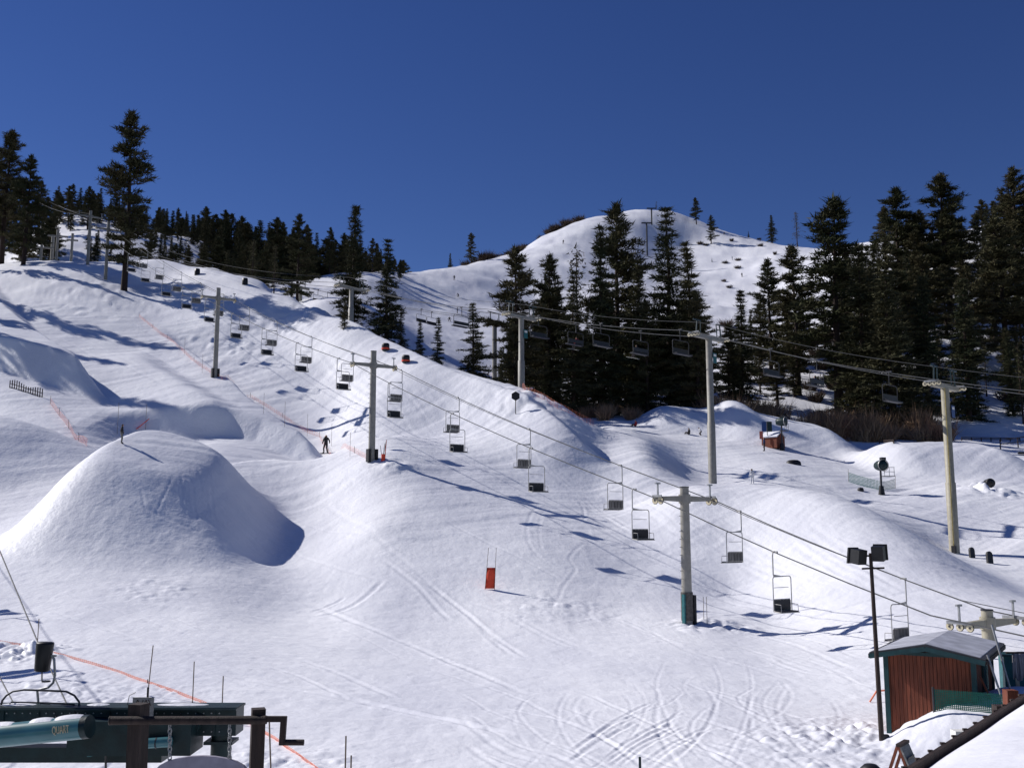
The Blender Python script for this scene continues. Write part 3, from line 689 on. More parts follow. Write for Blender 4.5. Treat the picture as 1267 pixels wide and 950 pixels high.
# ------------------------------------------------------------------ chairlifts
class Lift:
    def __init__(self, a, b, half):
        self.a = Vector((a[0], a[1])); self.d = (Vector((b[0], b[1])) - self.a).normalized(); self.p = Vector((-self.d.y, self.d.x)); self.half = half
        if self.p.x < 0: self.p = -self.p                                   # p points to picture right
        self.k = []                                                         # (s, rope z)
    def s_at(self, px, off=0.0, py=500):
        u = ray(px, py)[0]; o = self.a + self.p * off; return (u * o.y - o.x) / (self.d.x - u * self.d.y)
    def xy(self, s, off=0.0): return self.a + self.d * s + self.p * off
    def rope_z(self, s, sag=.012):
        k = sorted(self.k)
        for (s0, z0), (s1, z1) in zip(k[:-1], k[1:]):
            if s <= s1 or (s1, z1) == k[-1]:
                t = (s - s0) / (s1 - s0); L = abs(s1 - s0); return z0 + (z1 - z0) * t - 4 * sag * L * t * (1 - t)
    def rope(self, off, name, label, r, s0, s1, dz=0.0, group=None, sag=.012, n_=60):
        pts = [Vector((*self.xy(s0 + (s1 - s0) * i / n_, off), self.rope_z(s0 + (s1 - s0) * i / n_, sag) + dz)) for i in range(n_ + 1)]
        return tag(MB().tube(pts, r, 5).build(name, M['rope']), label, 'cable', group)
    @property
    def ang(self): return math.atan2(self.d.y, self.d.x) - math.pi / 2          # local +y runs up the line
def sheaves(mb_frame, parent, x, z, n_wheels, ax=.34, r=.21, below=False, name='sheave'):
    dz = -r - .05 if not below else r + .05
    MB().bar((x, -ax * n_wheels / 2, z + dz * .15), (x, ax * n_wheels / 2, z + dz * .15), .07, .12).build('sheave_beam', M['steel'], parent)
    for i in range(n_wheels):
        y = (i - (n_wheels - 1) / 2) * ax * 1.25
        wl = MB().disc((x + .06, y, z + dz), (1, 0, 0), r, .07, 14).build('sheave_wheel', M['sheave'], parent)
        MB().disc((x + .06, y, z + dz), (1, 0, 0), r * 1.08, .035, 14).build('tyre', M['rubber'], wl)
        MB().disc((x + .06, y, z + dz), (1, 0, 0), r * .3, .11, 8).build('hub', M['darksteel'], wl)

L1 = Lift((19.5, 41), (-34.5, 118), 2.0)
TOW1 = [  # px, arm py, top py, label, extras
 (1222, 771, 755, 'short cream lift tower with sheave arm behind the red shack', 'short'),
 (847, 617, 603, 'grey lift tower with teal padded foot and sheave wheels on its crossarm', 'pad'),
 (462, 452, 435, 'grey lift tower with dark padded foot beside a red stake bundle', 'dark'),
 (270, 369, 357, 'slim lift tower standing on the orange fence line of the jump run', 'dark'),
 (134, 284, 274, 'distant lift tower beside the very tall lone pine', ''),
 (112, 268, 261, 'pale distant lift tower with low scrub at its foot', ''),
]
for px, apy, tpy, lab, ex in TOW1:
    s = L1.s_at(px, 0, apy); q = L1.xy(s); g = hz(q.x, q.y); az = CAMZ + ray(px, apy)[1] * q.y; tz = CAMZ + ray(px, tpy)[1] * q.y
    e = thing('lift_tower', lab, 'lift tower', (q.x, q.y, g), L1.ang, 'towers of the double chairlift')
    ha = az - g; ht = tz - g; m = M['tower_cream'] if ex == 'short' else M['tower']; w_ = L1.half
    r0 = .27 if ex == 'short' else .30
    po = MB().tube([(0, 0, -1), (0, 0, ht * .5), (0, 0, ht)], [r0, r0 * .92, r0 * .82], 12).build('pole', m, e)
    MB().tube([(0, 0, ht), (0, 0, ht + .05)], [r0 * .9, r0 * .9], 12).build('cap', M['darksteel'], po)
    ca = MB()
    for sg in (-1, 1):
        a0 = .17; a1 = .10; x0, x1 = sg * r0 * .5, sg * w_
        ca.add([(x0, -.12, ha - a0), (x0, .12, ha - a0), (x0, .12, ha + a0), (x0, -.12, ha + a0), (x1, -.09, ha - a1), (x1, .09, ha - a1), (x1, .09, ha + a1), (x1, -.09, ha + a1)],
               [(0, 1, 5, 4), (1, 2, 6, 5), (2, 3, 7, 6), (3, 0, 4, 7), (0, 3, 2, 1), (4, 5, 6, 7)])
    cr = ca.build('crossarm', m, e)
    MB().disc((0, 0, ha), (0, 0, 1), r0 * 1.12, .5, 12).build('collar', m, cr)
    for sg in (-1, 1):
        sheaves(None, e, sg * (w_ + .04), ha + .16, 3 if ex == 'short' else 2, r=.15 if ex == 'short' else .21)
        br = MB().bar((sg * (w_ - .02), 0, ha), (sg * (w_ - .02), 0, ha + .78), .07).box((sg * (w_ - .02), 0, ha + .80), (.34, .10, .08)).build('lifting_bracket', M['steel'], e)
    if ex == 'pad':
        MB().box((-.37, -.12, .75), (.10, .20, 1.7)).build('foot_pad', M['teal'], e)
        MB().box((.28, -.12, .75), (.16, .46, 1.6)).build('foot_pad', M['rubber'], e)
        MB().tube([(0, 0, .2), (0, 0, 1.7)], .34, 12).build('foot_sleeve', mat('grey_sleeve', (.10, .09, .08), .8, noise=.3), e)
    if ex == 'dark':
        for sx in (-.36, .34): MB().box((sx, -.1, .45), (.22, .5, 1.1)).build('foot_pad', M['rubber'], e)
    if ex in ('pad', 'dark'):
        ld = MB()
        for k in range(int((ha - 2) / .42)): ld.tube([(-r0 - .16, 0, 2.0 + k * .42), (-r0 + .03, 0, 2.0 + k * .42)], .016, 4)
        ld.build('climbing_rungs', M['steel'], e)
    L1.k.append((s, az + .02))
L1.k.append((L1.s_at(60, 0, 250), CAMZ + ray(60, 252)[1] * L1.xy(L1.s_at(60, 0, 250)).y))
L1.k.append((L1.k[0][0] - 14, L1.k[0][1] - .35))
smin, smax = min(k[0] for k in L1.k), max(k[0] for k in L1.k)
W1 = L1.half + .1
L1.rope(-W1, 'haul_rope', 'black haul rope carrying the double chairs with dark seat pads', .030, smin, smax)
L1.rope(W1, 'haul_rope', 'black haul rope carrying the double chairs with slatted backs', .030, smin, smax)
L1.rope(.15, 'signal_cable', 'thin signal cable strung over the tower tops of the double chairlift', .018, smin, smax, .50)

def double_chair():
    e = thing('chair', 'x', 'chairlift chair', group='double chairs on the near lift')
    MB().tube([(0, 0, .05), (.13, 0, .0), (.16, 0, -.12), (.16, 0, -1.0), (.10, 0, -1.12)], .032, 6).box((0, 0, .02), (.09, .3, .09)).build('hanger', M['chairframe'], e)
    f = MB(); cx = -.42; f.tube(rounded(.62, -2.72, -1.10, .14, cx), .026, 6)
    f.add([(.16, -.02, -1.0), (.16, .02, -1.0), (cx - .1, .02, -1.10), (cx - .1, -.02, -1.10), (.16, -.02, -1.14), (.16, .02, -1.14), (cx - .1, .02, -1.13), (cx - .1, -.02, -1.13)],
          [(0, 1, 2, 3), (4, 7, 6, 5), (0, 3, 7, 4), (1, 5, 6, 2), (0, 4, 5, 1), (3, 2, 6, 7)])
    f.tube([(cx - .62, 0, -2.70), (cx - .62, .42, -2.74)], .024, 5).tube([(cx + .62, 0, -2.70), (cx + .62, .42, -2.74)], .024, 5)
    f.tube([(cx - .62, .44, -2.74), (cx + .62, .44, -2.74)], .024, 5)
    f.build('frame', M['chairframe'], e)
    MB().tube([(cx - .5, -.06, -1.62), (cx + .48, -.06, -1.62)], .014, 4).build('restraint_bar', M['steel'], e)
    bk = MB().tube([(cx - .55, -.05, -2.16), (cx + .55, -.05, -2.16)], .026, 5).tube([(cx - .55, -.02, -2.66), (cx + .55, -.02, -2.66)], .02, 5).build('backrest', M['chairframe'], e)
    for k in range(5): MB().box((cx - .46 + k * .23, -.035, -2.41), (.19, .03, .46)).build('slat', M['slat'], bk)
    MB().box((cx, .0, -2.42), (1.08, .025, .44)).build('back_pad', M['seatpad'], e)
    s = MB().box((cx, .22, -2.70), (1.12, .46, .07)).build('seat', M['seatpad'], e)
    for sx in (-.58, .58): MB().tube([(cx + sx, 0, -2.36), (cx + sx, .40, -2.38), (cx + sx, .42, -2.72)], .018, 4).build('armrest', M['chairframe'], e)
    return e
CH = double_chair()
def put_chairs(lift, proto, pxs, off, up, label, first, rz_j=0):
    out = []
    for px in pxs:
        o = proto if first[0] else copy_tree(proto); first[0] = False
        s = lift.s_at(px, off); q = lift.xy(s, off); o.location = (q.x, q.y, lift.rope_z(s)); o.rotation_euler = (0, 0, lift.ang + (0 if up else math.pi) + rnd.uniform(-.03, .03))
        o['label'] = label; out.append(o)
    return out
f1 = [True]
ca = put_chairs(L1, CH, [952, 783, 657, 560, 482, 418, 366, 323, 284, 250, 221, 195, 168, 150], -W1, False, 'empty double chair with dark seat pad hanging on the near rope', f1)
cb = put_chairs(L1, CH, [1106, 910, 766, 654, 566, 495, 434, 382, 338, 303, 270, 241, 216, 193, 172], W1, True, 'empty double chair with grey slatted back hanging on the far rope', f1)
ORD = ['first', 'second', 'third', 'fourth', 'fifth', 'sixth', 'seventh', 'eighth', 'ninth', 'tenth', 'eleventh', 'twelfth', 'thirteenth', 'fourteenth']
for i, o in enumerate(ca): o['label'] = 'empty dark padded chair hanging downhill of the teal padded tower' if i == 0 else ORD[i - 1] + ' dark padded chair uphill from the teal padded tower'
for i, o in enumerate(cb): o['label'] = ('slatted back chair hanging beside the floodlight pole', 'slatted back chair just downhill of the teal padded tower')[i] if i < 2 else ORD[i - 2] + ' slatted back chair uphill from the teal padded tower'

# -- second lift: wide towers with green work frames, quad chairs
L2 = Lift((35.4, 82), (-22.3, 140), 2.45)
TOW2 = [(1169, 481, 'tall beige lift tower with blue number plate and wooden ladder rail near two dark mats', 'plate'), (877, 420, 'grey T topped lift tower rising behind the snow berm', 'plate2'),
        (645, 394, 'T topped lift tower at the brow of the groomed run beside the grove', 'plate2'), (435, 358, 'T topped lift tower half hidden behind the low bushy fir', '')]
for px, apy, lab, ex in TOW2:
    s = L2.s_at(px, 0, apy); q = L2.xy(s); g = hz(q.x, q.y); az = CAMZ + ray(px, apy)[1] * q.y; ha = az - g; w_ = L2.half
    e = thing('lift_tower', lab, 'lift tower', (q.x, q.y, g), L2.ang, 'towers of the quad chairlift')
    m = M['tower_cream'] if ex == 'plate' else M['tower']
    MB().tube([(0, 0, -1.5), (0, 0, ha * .42), (0, 0, ha * .42 + .05), (0, 0, ha)], [.40, .40, .34, .32], 14).build('pole', m, e)
    MB().box((0, 0, ha + .16), (w_ * 2, .42, .34)).build('crossarm', m, e)
    for sg in (-1, 1): sheaves(None, e, sg * (w_ + .12), ha + .45, 4, .30, .19)
    for sg in (-1, 1):
        fr = MB(); fr.bar((sg * (w_ - .3), 0, ha + .3), (sg * (w_ - .5), 0, ha + 1.7), .10); fr.bar((sg * (w_ - 1.1), 0, ha + 1.7), (sg * (w_ + .15), 0, ha + 1.7), .12)
        fr.bar((sg * (w_ - 1.1), 0, ha + 1.7), (sg * (w_ - 1.0), 0, ha + .3), .07)
        fr.build('work_frame', M['greenpaint'], e)
    if ex.startswith('plate'):
        pl = MB().box((.28, -.46, ha - 1.9), (.62, .03, 1.0)).build('number_plate', M['bluepaint'] if ex == 'plate' else M['teal'], e)
        MB().box((.28, -.48, ha - 1.62), (.44, .01, .22)).build('number', M['white'], pl)
    if ex == 'plate':
        MB().tube([(-.62, -.2, -.3), (-.52, -.2, ha)], .045, 5).build('ladder_rail', mat('yellow_rail', (.42, .33, .12), .6, noise=.2), e)
        MB().box((-.62, -.2, .25), (.28, .3, .6)).build('foot_pad', M['rubber'], e)
    L2.k.append((s, az + .55))
k_ = sorted(L2.k); L2.k.append((k_[-1][0] + 60, k_[-1][1] + 16)); L2.k.append((k_[0][0] - 35, k_[0][1] - 6))
smin, smax = min(k[0] for k in L2.k), max(k[0] for k in L2.k); W2 = L2.half + .18
L2.rope(-W2, 'haul_rope', 'grey haul rope of the quad lift carrying the empty dark chairs', .035, smin, smax, sag=.02)
L2.rope(W2, 'haul_rope', 'grey haul rope of the quad lift carrying the occupied chairs', .035, smin, smax, sag=.02)
L2.rope(0, 'signal_cable', 'signal cable above the quad lift running past the green work frames', .02, smin, smax, 1.2, sag=.02)
def quad_chair():
    e = thing('quad_chair', 'x', 'chairlift chair', group='quad chairs on the far lift')
    MB().tube([(0, 0, .05), (.06, 0, -.1), (.06, 0, -1.0), (0, 0, -1.1)], .04, 6).box((0, 0, .02), (.12, .4, .12)).build('hanger', M['darksteel'], e)
    MB().tube(rounded(1.02, -2.5, -1.1, .22), .032, 6).tube([(-1.02, 0, -2.5), (-1.02, .45, -2.52)], .03, 5).tube([(1.02, 0, -2.5), (1.02, .45, -2.52)], .03, 5).build('frame', M['darksteel'], e)
    MB().box((0, -.02, -2.12), (1.92, .06, .42)).build('backrest', M['black'], e)
    MB().box((0, .22, -2.48), (1.96, .5, .13)).build('seat', M['seatpad'], e)
    e.scale = (1.3, 1, 1)
    return e
QC = quad_chair(); f2 = [True]
qa = put_chairs(L2, QC, [667, 745, 844, 956, 1102], -W2, False, 'empty quad chair with thick dark seat against the trees', f2)
qb = put_chairs(L2, QC, [570, 713, 794, 1012], W2, True, 'quad chair carrying a rider past the trees', f2)
for i, o in enumerate(reversed(qa)): o['label'] = ORD[i] + ' empty dark quad chair uphill from the beige tower with blue plate'
for i, o in enumerate(qb): o['label'] = ('', 'quad chair carrying the rider in red', 'quad chair carrying the rider in dark clothes over the grove', 'quad chair carrying the rider in navy over the thicket')[i]
qb[0]['label'] = 'empty quad chair near the lone dark fir'

# -- third lift, far on the saddle
L3 = Lift((ray(372, 350)[0] * 212, 212), (ray(610, 392)[0] * 178, 178), 2.2)
for px, apy, lab in ((372, 356, 'far T topped lift tower on the snow saddle before the dark forest'), (612, 398, 'far T topped lift tower hidden among grove conifers')):
    s = L3.s_at(px, 0, apy); q = L3.xy(s); g = hz(q.x, q.y); az = CAMZ + ray(px, apy)[1] * q.y; ha = max(3, az - g)
    e = thing('lift_tower', lab, 'lift tower', (q.x, q.y, g), L3.ang, 'towers of the far saddle lift')
    MB().tube([(0, 0, -1), (0, 0, ha)], .42, 10).build('pole', M['tower'], e); MB().box((0, 0, ha), (4.6, .4, .5)).build('crossarm', M['tower'], e)
    wf = MB()
    for sg in (-1, 1): wf.bar((sg * 1.2, 0, ha + .25), (sg * 1.2, 0, ha + 1.6), .12)
    wf.bar((-1.9, 0, ha + 1.6), (1.9, 0, ha + 1.6), .14); wf.build('work_frame', M['greenpaint'], e)
    L3.k.append((s, az + .4))
k_ = sorted(L3.k); L3.k.append((k_[0][0] - 60, k_[0][1] + 12)); smin, smax = min(k[0] for k in L3.k), max(k[0] for k in L3.k)
for off, t in ((-2.3, 'nearer'), (2.3, 'farther')): L3.rope(off, 'haul_rope', t + ' rope of the far saddle lift crossing the bright snow', .04, smin, smax, sag=.015)
for px, off in ((390, -2.3), (402, 2.3), (520, -2.3), (533, 2.3)):
    o = copy_tree(QC); s = L3.s_at(px, off); q = L3.xy(s, off); o.location = (q.x, q.y, L3.rope_z(s)); o.rotation_euler = (0, 0, L3.ang)
    o['label'] = 'empty quad chair on the far saddle lift over bright snow'; o['group'] = 'quad chairs on the saddle lift'
# -- small towers and posts of lifts by the pair of pines, and the summit lift
for px, d, top, lab, arm in ((90, 196, 289, 'pale lift post rising beside the dark scrub under the skyline hill', .9), (72, 198, 284, 'taller pale lift post with side arm, second beside the pair of pines', 1.6),
                             (66, 202, 291, 'thick pale lift post, shortest of the close set behind the pair of pines', 0), (52, 200, 298, 'thin pale lift post with crossarm next to the bushy dark pine', 2.0)):
    u, e_ = ray(px, top); g = at_d(px, d, top); h = CAMZ + e_ * d - g.z; e = thing('lift_post', lab, 'lift tower', g, .3, 'small lift posts by the pines')
    MB().tube([(0, 0, -1), (0, 0, h)], .26 if arm else .34, 8).build('pole', M['tower'], e)
    if arm: MB().box((0, 0, h - 1.4), (arm * 2.4, .3, .3)).build('crossarm', M['tower'], e)
for px, d, top, lab in ((806, 430, 258, 'upper dark post of the summit lift'), (800, 400, 276, 'lower dark post of the summit lift between the grove trees')):
    u, e_ = ray(px, top); g = at_d(px, d, top); h = max(4, CAMZ + e_ * d - g.z); e = thing('lift_post', lab, 'lift tower', g, 0, 'summit lift posts')
    MB().tube([(0, 0, -1), (0, 0, h)], .35, 6).build('pole', M['darksteel'], e); MB().box((0, 0, h), (4.2, .4, .5)).build('crossarm', M['darksteel'], e)
# -- lift that starts at the green terminal and leaves over the left border
L4 = Lift((-14, 19.6), (-47, 70), 2.0); L4.p = Vector((-L4.d.y, L4.d.x)); L4.p = L4.p if L4.p.x > 0 else -L4.p
L4.k = [(0, 3.3), (16, 9.0), (60, hz(*L4.xy(60)) + 8), (105, hz(*L4.xy(105)) + 8)]
for off, t in ((-1.4, 'outer'), (1.4, 'inner')): L4.rope(off, 'haul_rope', t + ' rope leaving the green drive terminal up the slope', .022, 0, 105)
for s, off in ((26, 1.4), (40, 1.4), (54, 1.4), (68, 1.4), (82, 1.4), (96, 1.4), (33, -1.4), (47, -1.4), (61, -1.4), (75, -1.4), (89, -1.4)):
    o = copy_tree(QC); q = L4.xy(s, off); o.location = (q.x, q.y, L4.rope_z(s)); o.rotation_euler = (0, 0, L4.ang); o['label'] = 'empty chair on the lift that leaves the green terminal'; o['group'] = 'chairs on the terminal lift'
CH2 = copy_tree(CH)
def _del(o):
    for c in list(o.children): _del(c)
    bpy.data.objects.remove(o)
_del(CH2)

# ------------------------------------------------------------------ people
def person_mesh(name, pose, mats, fat=1.0):
    """one skinned body; pose gives joint positions; faces get materials by height/limb"""
    J = dict(pelvis=(0, 0, .95), waist=(0, 0, 1.12), chest=(0, .0, 1.36), neck=(0, .02, 1.52), head=(0, .04, 1.62), crown=(0, .04, 1.76),
             shL=(-.19, 0, 1.44), elL=(-.30, -.03, 1.18), haL=(-.30, .12, .98), hfL=(-.30, .17, .90), shR=(.19, 0, 1.44), elR=(.30, -.03, 1.18), haR=(.30, .12, .98), hfR=(.30, .17, .90),
             hiL=(-.10, 0, .90), knL=(-.14, .05, .50), anL=(-.16, 0, .10), toL=(-.18, .18, .05), hiR=(.10, 0, .90), knR=(.14, .05, .50), anR=(.16, 0, .10), toR=(.18, .18, .05))
    J.update(pose); names = list(J)
    E = [('pelvis', 'waist'), ('waist', 'chest'), ('chest', 'neck'), ('neck', 'head'), ('head', 'crown'), ('chest', 'shL'), ('shL', 'elL'), ('elL', 'haL'), ('haL', 'hfL'), ('chest', 'shR'), ('shR', 'elR'), ('elR', 'haR'), ('haR', 'hfR'),
         ('pelvis', 'hiL'), ('hiL', 'knL'), ('knL', 'anL'), ('anL', 'toL'), ('pelvis', 'hiR'), ('hiR', 'knR'), ('knR', 'anR'), ('anR', 'toR')]
    rad = dict(pelvis=.15, waist=.15, chest=.17, neck=.075, head=.105, crown=.085, shL=.085, shR=.085, elL=.062, elR=.062, haL=.05, haR=.05, hfL=.04, hfR=.04, hiL=.105, hiR=.105, knL=.078, knR=.078, anL=.065, anR=.065, toL=.06, toR=.06)
    me = bpy.data.meshes.new(name); me.from_pydata([J[n_] for n_ in names], [(names.index(a), names.index(b)) for a, b in E], [])
    o = bpy.data.objects.new(name, me); col.objects.link(o)
    md = o.modifiers.new('skin', 'SKIN'); md.use_smooth_shade = True
    for i, n_ in enumerate(names):
        sv = me.skin_vertices[0].data[i]; sv.radius = (rad[n_] * fat, rad[n_] * fat); sv.use_root = (n_ == 'pelvis')
    o.modifiers.new('sub', 'SUBSURF').levels = 1
    dg = bpy.context.evaluated_depsgraph_get(); out = bpy.data.meshes.new_from_object(o.evaluated_get(dg)); bpy.data.objects.remove(o)
    out.materials.clear()
    for m in mats: out.materials.append(m)                                       # jacket, trousers, skin/helmet, boots
    nk = np.array(J['neck'])[2]; hp = np.array(J['pelvis'])[2]
    ank = min(J['anL'][2], J['anR'][2])
    legs = [np.array(J[k]) for k in ('hiL', 'knL', 'anL', 'hiR', 'knR', 'anR')]; arms = [np.array(J[k]) for k in ('shL', 'elL', 'haL', 'shR', 'elR', 'haR', 'chest', 'waist')]
    feet = [np.array(J[k]) for k in ('toL', 'toR')]; hd = np.array(J['head']); cr = np.array(J['crown'])
    for p in out.polygons:
        c = np.array(p.center)
        d = {0: min(np.linalg.norm(c - a) for a in arms), 1: min(np.linalg.norm(c - a) for a in legs), 3: min(np.linalg.norm(c - a) for a in feet) + .02}
        k = min(d, key=d.get)
        if min(np.linalg.norm(c - hd), np.linalg.norm(c - cr)) < .135: k = 2 if (np.linalg.norm(c - hd) < np.linalg.norm(c - cr) + .02 and c[1] > hd[1]) else 4
        p.material_index = k; p.use_smooth = True
    return out
M['skin'] = mat('skin', (.45, .26, .18), .6, noise=.1); M['jacket_dark'] = mat('dark_jacket', (.030, .026, .026), .8, noise=.3); M['jacket_red'] = mat('red_jacket', (.35, .02, .04), .7, noise=.15)
M['trouser_grey'] = mat('grey_snow_trousers', (.20, .19, .17), .8, noise=.2); M['trouser_dark'] = mat('dark_snow_trousers', (.035, .028, .030), .8, noise=.2); M['white_cloth'] = mat('white_snowsuit', (.62, .62, .64), .8, noise=.1)
M['beanie'] = mat('dark_knit_cap', (.02, .02, .02), .9, noise=.2); M['boot'] = mat('dark_boots', (.02, .02, .02), .7, noise=.2); M['blue_cloth'] = mat('navy_jacket', (.02, .03, .09), .8, noise=.2)
STAND = {}
STRIDE = dict(knL=(-.14, .12, .52), anL=(-.18, .02, .10), toL=(-.24, .2, .05), knR=(.16, .14, .5), anR=(.20, -.02, .10), toR=(.26, .14, .05), elL=(-.34, -.06, 1.2), haL=(-.40, .06, 1.0), hfL=(-.42, .1, .93))
CROUCH = dict(pelvis=(0, -.12, .62), waist=(0, -.04, .80), chest=(0, .12, 1.0), neck=(0, .22, 1.14), head=(0, .28, 1.22), crown=(0, .33, 1.35), shL=(-.19, .14, 1.06), shR=(.19, .14, 1.06), elL=(-.36, .12, .86), haL=(-.44, .26, .72), hfL=(-.46, .3, .66),
              elR=(.36, .12, .86), haR=(.44, .26, .72), hfR=(.46, .3, .66), hiL=(-.12, -.1, .60), hiR=(.12, -.1, .60), knL=(-.24, .16, .42), knR=(.24, .16, .42), anL=(-.28, -.02, .10), anR=(.28, -.02, .10), toL=(-.32, .16, .05), toR=(.32, .16, .05))
SIT = dict(pelvis=(0, 0, .12), waist=(0, -.02, .30), chest=(0, .02, .54), neck=(0, .04, .70), head=(0, .06, .80), crown=(0, .06, .94), shL=(-.19, 0, .62), shR=(.19, 0, .62), elL=(-.28, .06, .36), elR=(.28, .06, .36), haL=(-.2, .26, .26), haR=(.2, .26, .26), hfL=(-.18, .32, .24), hfR=(.18, .32, .24),
           hiL=(-.1, .06, .12), hiR=(.1, .06, .12), knL=(-.14, .48, .16), knR=(.14, .48, .16), anL=(-.15, .52, -.28), anR=(.15, .52, -.28), toL=(-.16, .68, -.34), toR=(.16, .68, -.34))
SITG = dict(SIT); SITG.update(knL=(-.16, .42, .40), knR=(.16, .42, .40), anL=(-.17, .66, .08), anR=(.17, .66, .08), toL=(-.18, .8, .12), toR=(.18, .8, .12))
def person(px, py, h_px, pose, jacket, trousers, label, rz=0, d=None, gear=None, loc=None, group=None):
    p = loc if loc is not None else (on_ground(px, py) if d is None else at_d(px, d, py))
    h = 1.75 if h_px is None else max(1.45, min(2.0, h_px * p.y / F))
    me = person_mesh('person', pose, [M[jacket], M[trousers], M['skin'], M['boot'], M['beanie']], 1.08)
    o = bpy.data.objects.new('person', me); col.objects.link(o); o.location = p; o.rotation_euler = (0, 0, rz); s = h / 1.76; o.scale = (s, s, s); tag(o, label, 'person', group)
    if gear == 'board':
        tag(MB().add([(-.72, 0, .06), (-.6, .13, .02), (.6, .13, .02), (.72, 0, .06), (.6, -.13, .02), (-.6, -.13, .02)], [(0, 1, 2, 3, 4, 5)]).add([(-.72, 0, .05), (-.6, .13, .0), (.6, .13, .0), (.72, 0, .05), (.6, -.13, .0), (-.6, -.13, .0)], [(5, 4, 3, 2, 1, 0)])
            .build('snowboard', M['black']), 'dark snowboard ridden beside the orange fence', 'snowboard')
        b = col.objects[-1]; b.location = p + Vector((0, 0, .015)); b.rotation_euler = (0, 0, rz)
    return o
person(150, 549, 23, STAND, 'jacket_dark', 'trouser_grey', 'person in dark jacket and grey trousers standing on top of the big jump', -1.2)
person(403, 561, 23, STRIDE, 'jacket_dark', 'trouser_dark', 'snowboarder in dark clothes riding down beside the orange fence', 2.9, gear='board')
person(946, 558, 17, STAND, 'blue_cloth', 'trouser_dark', 'person in navy jacket beside the small red shed', 1.2)
person(931, 599, 18, STAND, 'white_cloth', 'white_cloth', 'skier in a white suit on the flat behind the berm', .4)
person(787, 528, None, SITG, 'jacket_red', 'trouser_dark', 'person in red sitting on the snow beside the farthest jump', 2.0)
person(867, 539, 13, CROUCH, 'white_cloth', 'trouser_dark', 'crouching rider in pale jacket at the foot of the farthest jump', 1.6)
person(853, 538, None, SITG, 'jacket_dark', 'trouser_dark', 'person in dark clothes sitting below the farthest jump', 1.0)
for i, (px, py, lab) in enumerate(((562, 347, 'tiny skier highest on the bright far saddle'), (567, 368, 'tiny skier midway down the bright far saddle'), (566, 388, 'tiny skier lower on the bright far saddle by the lift rope'),
        (697, 302, 'tiny skier alone on the bright summit face'), (896, 291, 'tiny skier on the summit skyline beside the full pine'), (906, 322, 'tiny skier in blue on the shaded summit slope'), (918, 343, 'tiny skier lowest on the shaded summit slope'),
        (556, 398, 'tiny skier at the bottom of the far saddle run'))):
    person(px, py, None, (STRIDE, CROUCH, STAND)[i % 3], ('jacket_dark', 'jacket_dark', 'blue_cloth')[i % 3], 'trouser_dark', lab, i * .9, group='distant skiers')
riders = ((1, 'jacket_red', 'rider in a red jacket seated on a quad chair'), (2, 'jacket_dark', 'rider in dark clothes seated on a quad chair over the grove'), (3, 'blue_cloth', 'rider in navy seated on a quad chair over the willow thicket'))
for k, j, lab in riders:
    o = qb[k]; a = o.rotation_euler.z; x_ = (.45, -.4, .1)[k - 1]; y_ = .18
    person(0, 0, None, SIT, j, 'trouser_dark', lab, a, loc=Vector(o.location) + Vector((x_ * math.cos(a) - y_ * math.sin(a), x_ * math.sin(a) + y_ * math.cos(a), -2.46)))
    sk = MB()
    for sx in (-.12, .12): sk.box((sx, 0, 0), (.08, 1.6, .02))
    s_ = sk.build('skis', M['white']); tag(s_, 'pale skis worn by the ' + lab.replace(' seated', ''), 'skis'); s_.location = Vector(o.location) + Vector((x_ * math.cos(a) - .8 * math.sin(a), x_ * math.sin(a) + .8 * math.cos(a), -2.9)); s_.rotation_euler = (.25, 0, a)

# ------------------------------------------------------------------ fences, poles, banners
def net_fence(pts, h, name, label, m, post_step=9, nh=6, dv=.22, wd=.02, posts=True, postm=None):
    """netting hung between posts along ground points"""
    e = thing(name, label, 'fence', pts[0]); o0 = Vector(pts[0]); net = MB(); dense = []
    for a, b in zip(pts[:-1], pts[1:]):
        k = max(1, int((Vector(b) - Vector(a)).length / .9))
        for i in range(k):
            p = Vector(a).lerp(Vector(b), i / k); dense.append(Vector((p.x, p.y, hz(p.x, p.y))))
    p = Vector(pts[-1]); dense.append(Vector((p.x, p.y, hz(p.x, p.y))))
    sag = [h * (.84 + .16 * abs(math.cos(i * .35)) + rnd.uniform(-.05, .05)) for i in range(len(dense))]
    for r_ in range(nh):
        for i in range(len(dense) - 1):
            z0 = sag[i] * (r_ + .5) / nh; z1 = sag[i + 1] * (r_ + .5) / nh; a = dense[i] - o0; b = dense[i + 1] - o0
            net.add([a + Vector((0, 0, z0 - wd)), b + Vector((0, 0, z1 - wd)), b + Vector((0, 0, z1 + wd)), a + Vector((0, 0, z0 + wd))], [(0, 1, 2, 3)])
    for i in range(len(dense) - 1):
        a = dense[i] - o0; b = dense[i + 1] - o0; L = (b - a).length; k = max(1, int(L / dv)); t = (b - a).normalized() * wd
        for j in range(k):
            c = a.lerp(b, j / k); net.add([c - t, c + t, c + t + Vector((0, 0, sag[i])), c - t + Vector((0, 0, sag[i]))], [(0, 1, 2, 3)])
    nobj = net.build('netting', m, e); nobj['kind'] = 'stuff'
    if posts:
        for i in range(0, len(dense), post_step):
            a = dense[i] - o0; MB().tube([a + Vector((0, 0, -.2)), a + Vector((rnd.uniform(-.06, .06), 0, h * 1.25))], .02, 5).build('post', postm or M['bamboo'], e)
    return e
G = on_ground
net_fence([G(172, 392), G(205, 418), G(240, 448), G(275, 470), G(310, 492), G(350, 517), G(395, 541), G(430, 556), G(458, 571)], .5, 'orange_fence', 'long orange net fence running down the slope past the slim tower', M['orange'], 8, 4, .35, .009)
net_fence([G(62, 500), G(85, 530), G(108, 553)], .7, 'orange_fence', 'short orange net fence on the knoll behind the big jump', M['orange'], 5, 4, .3, .012)
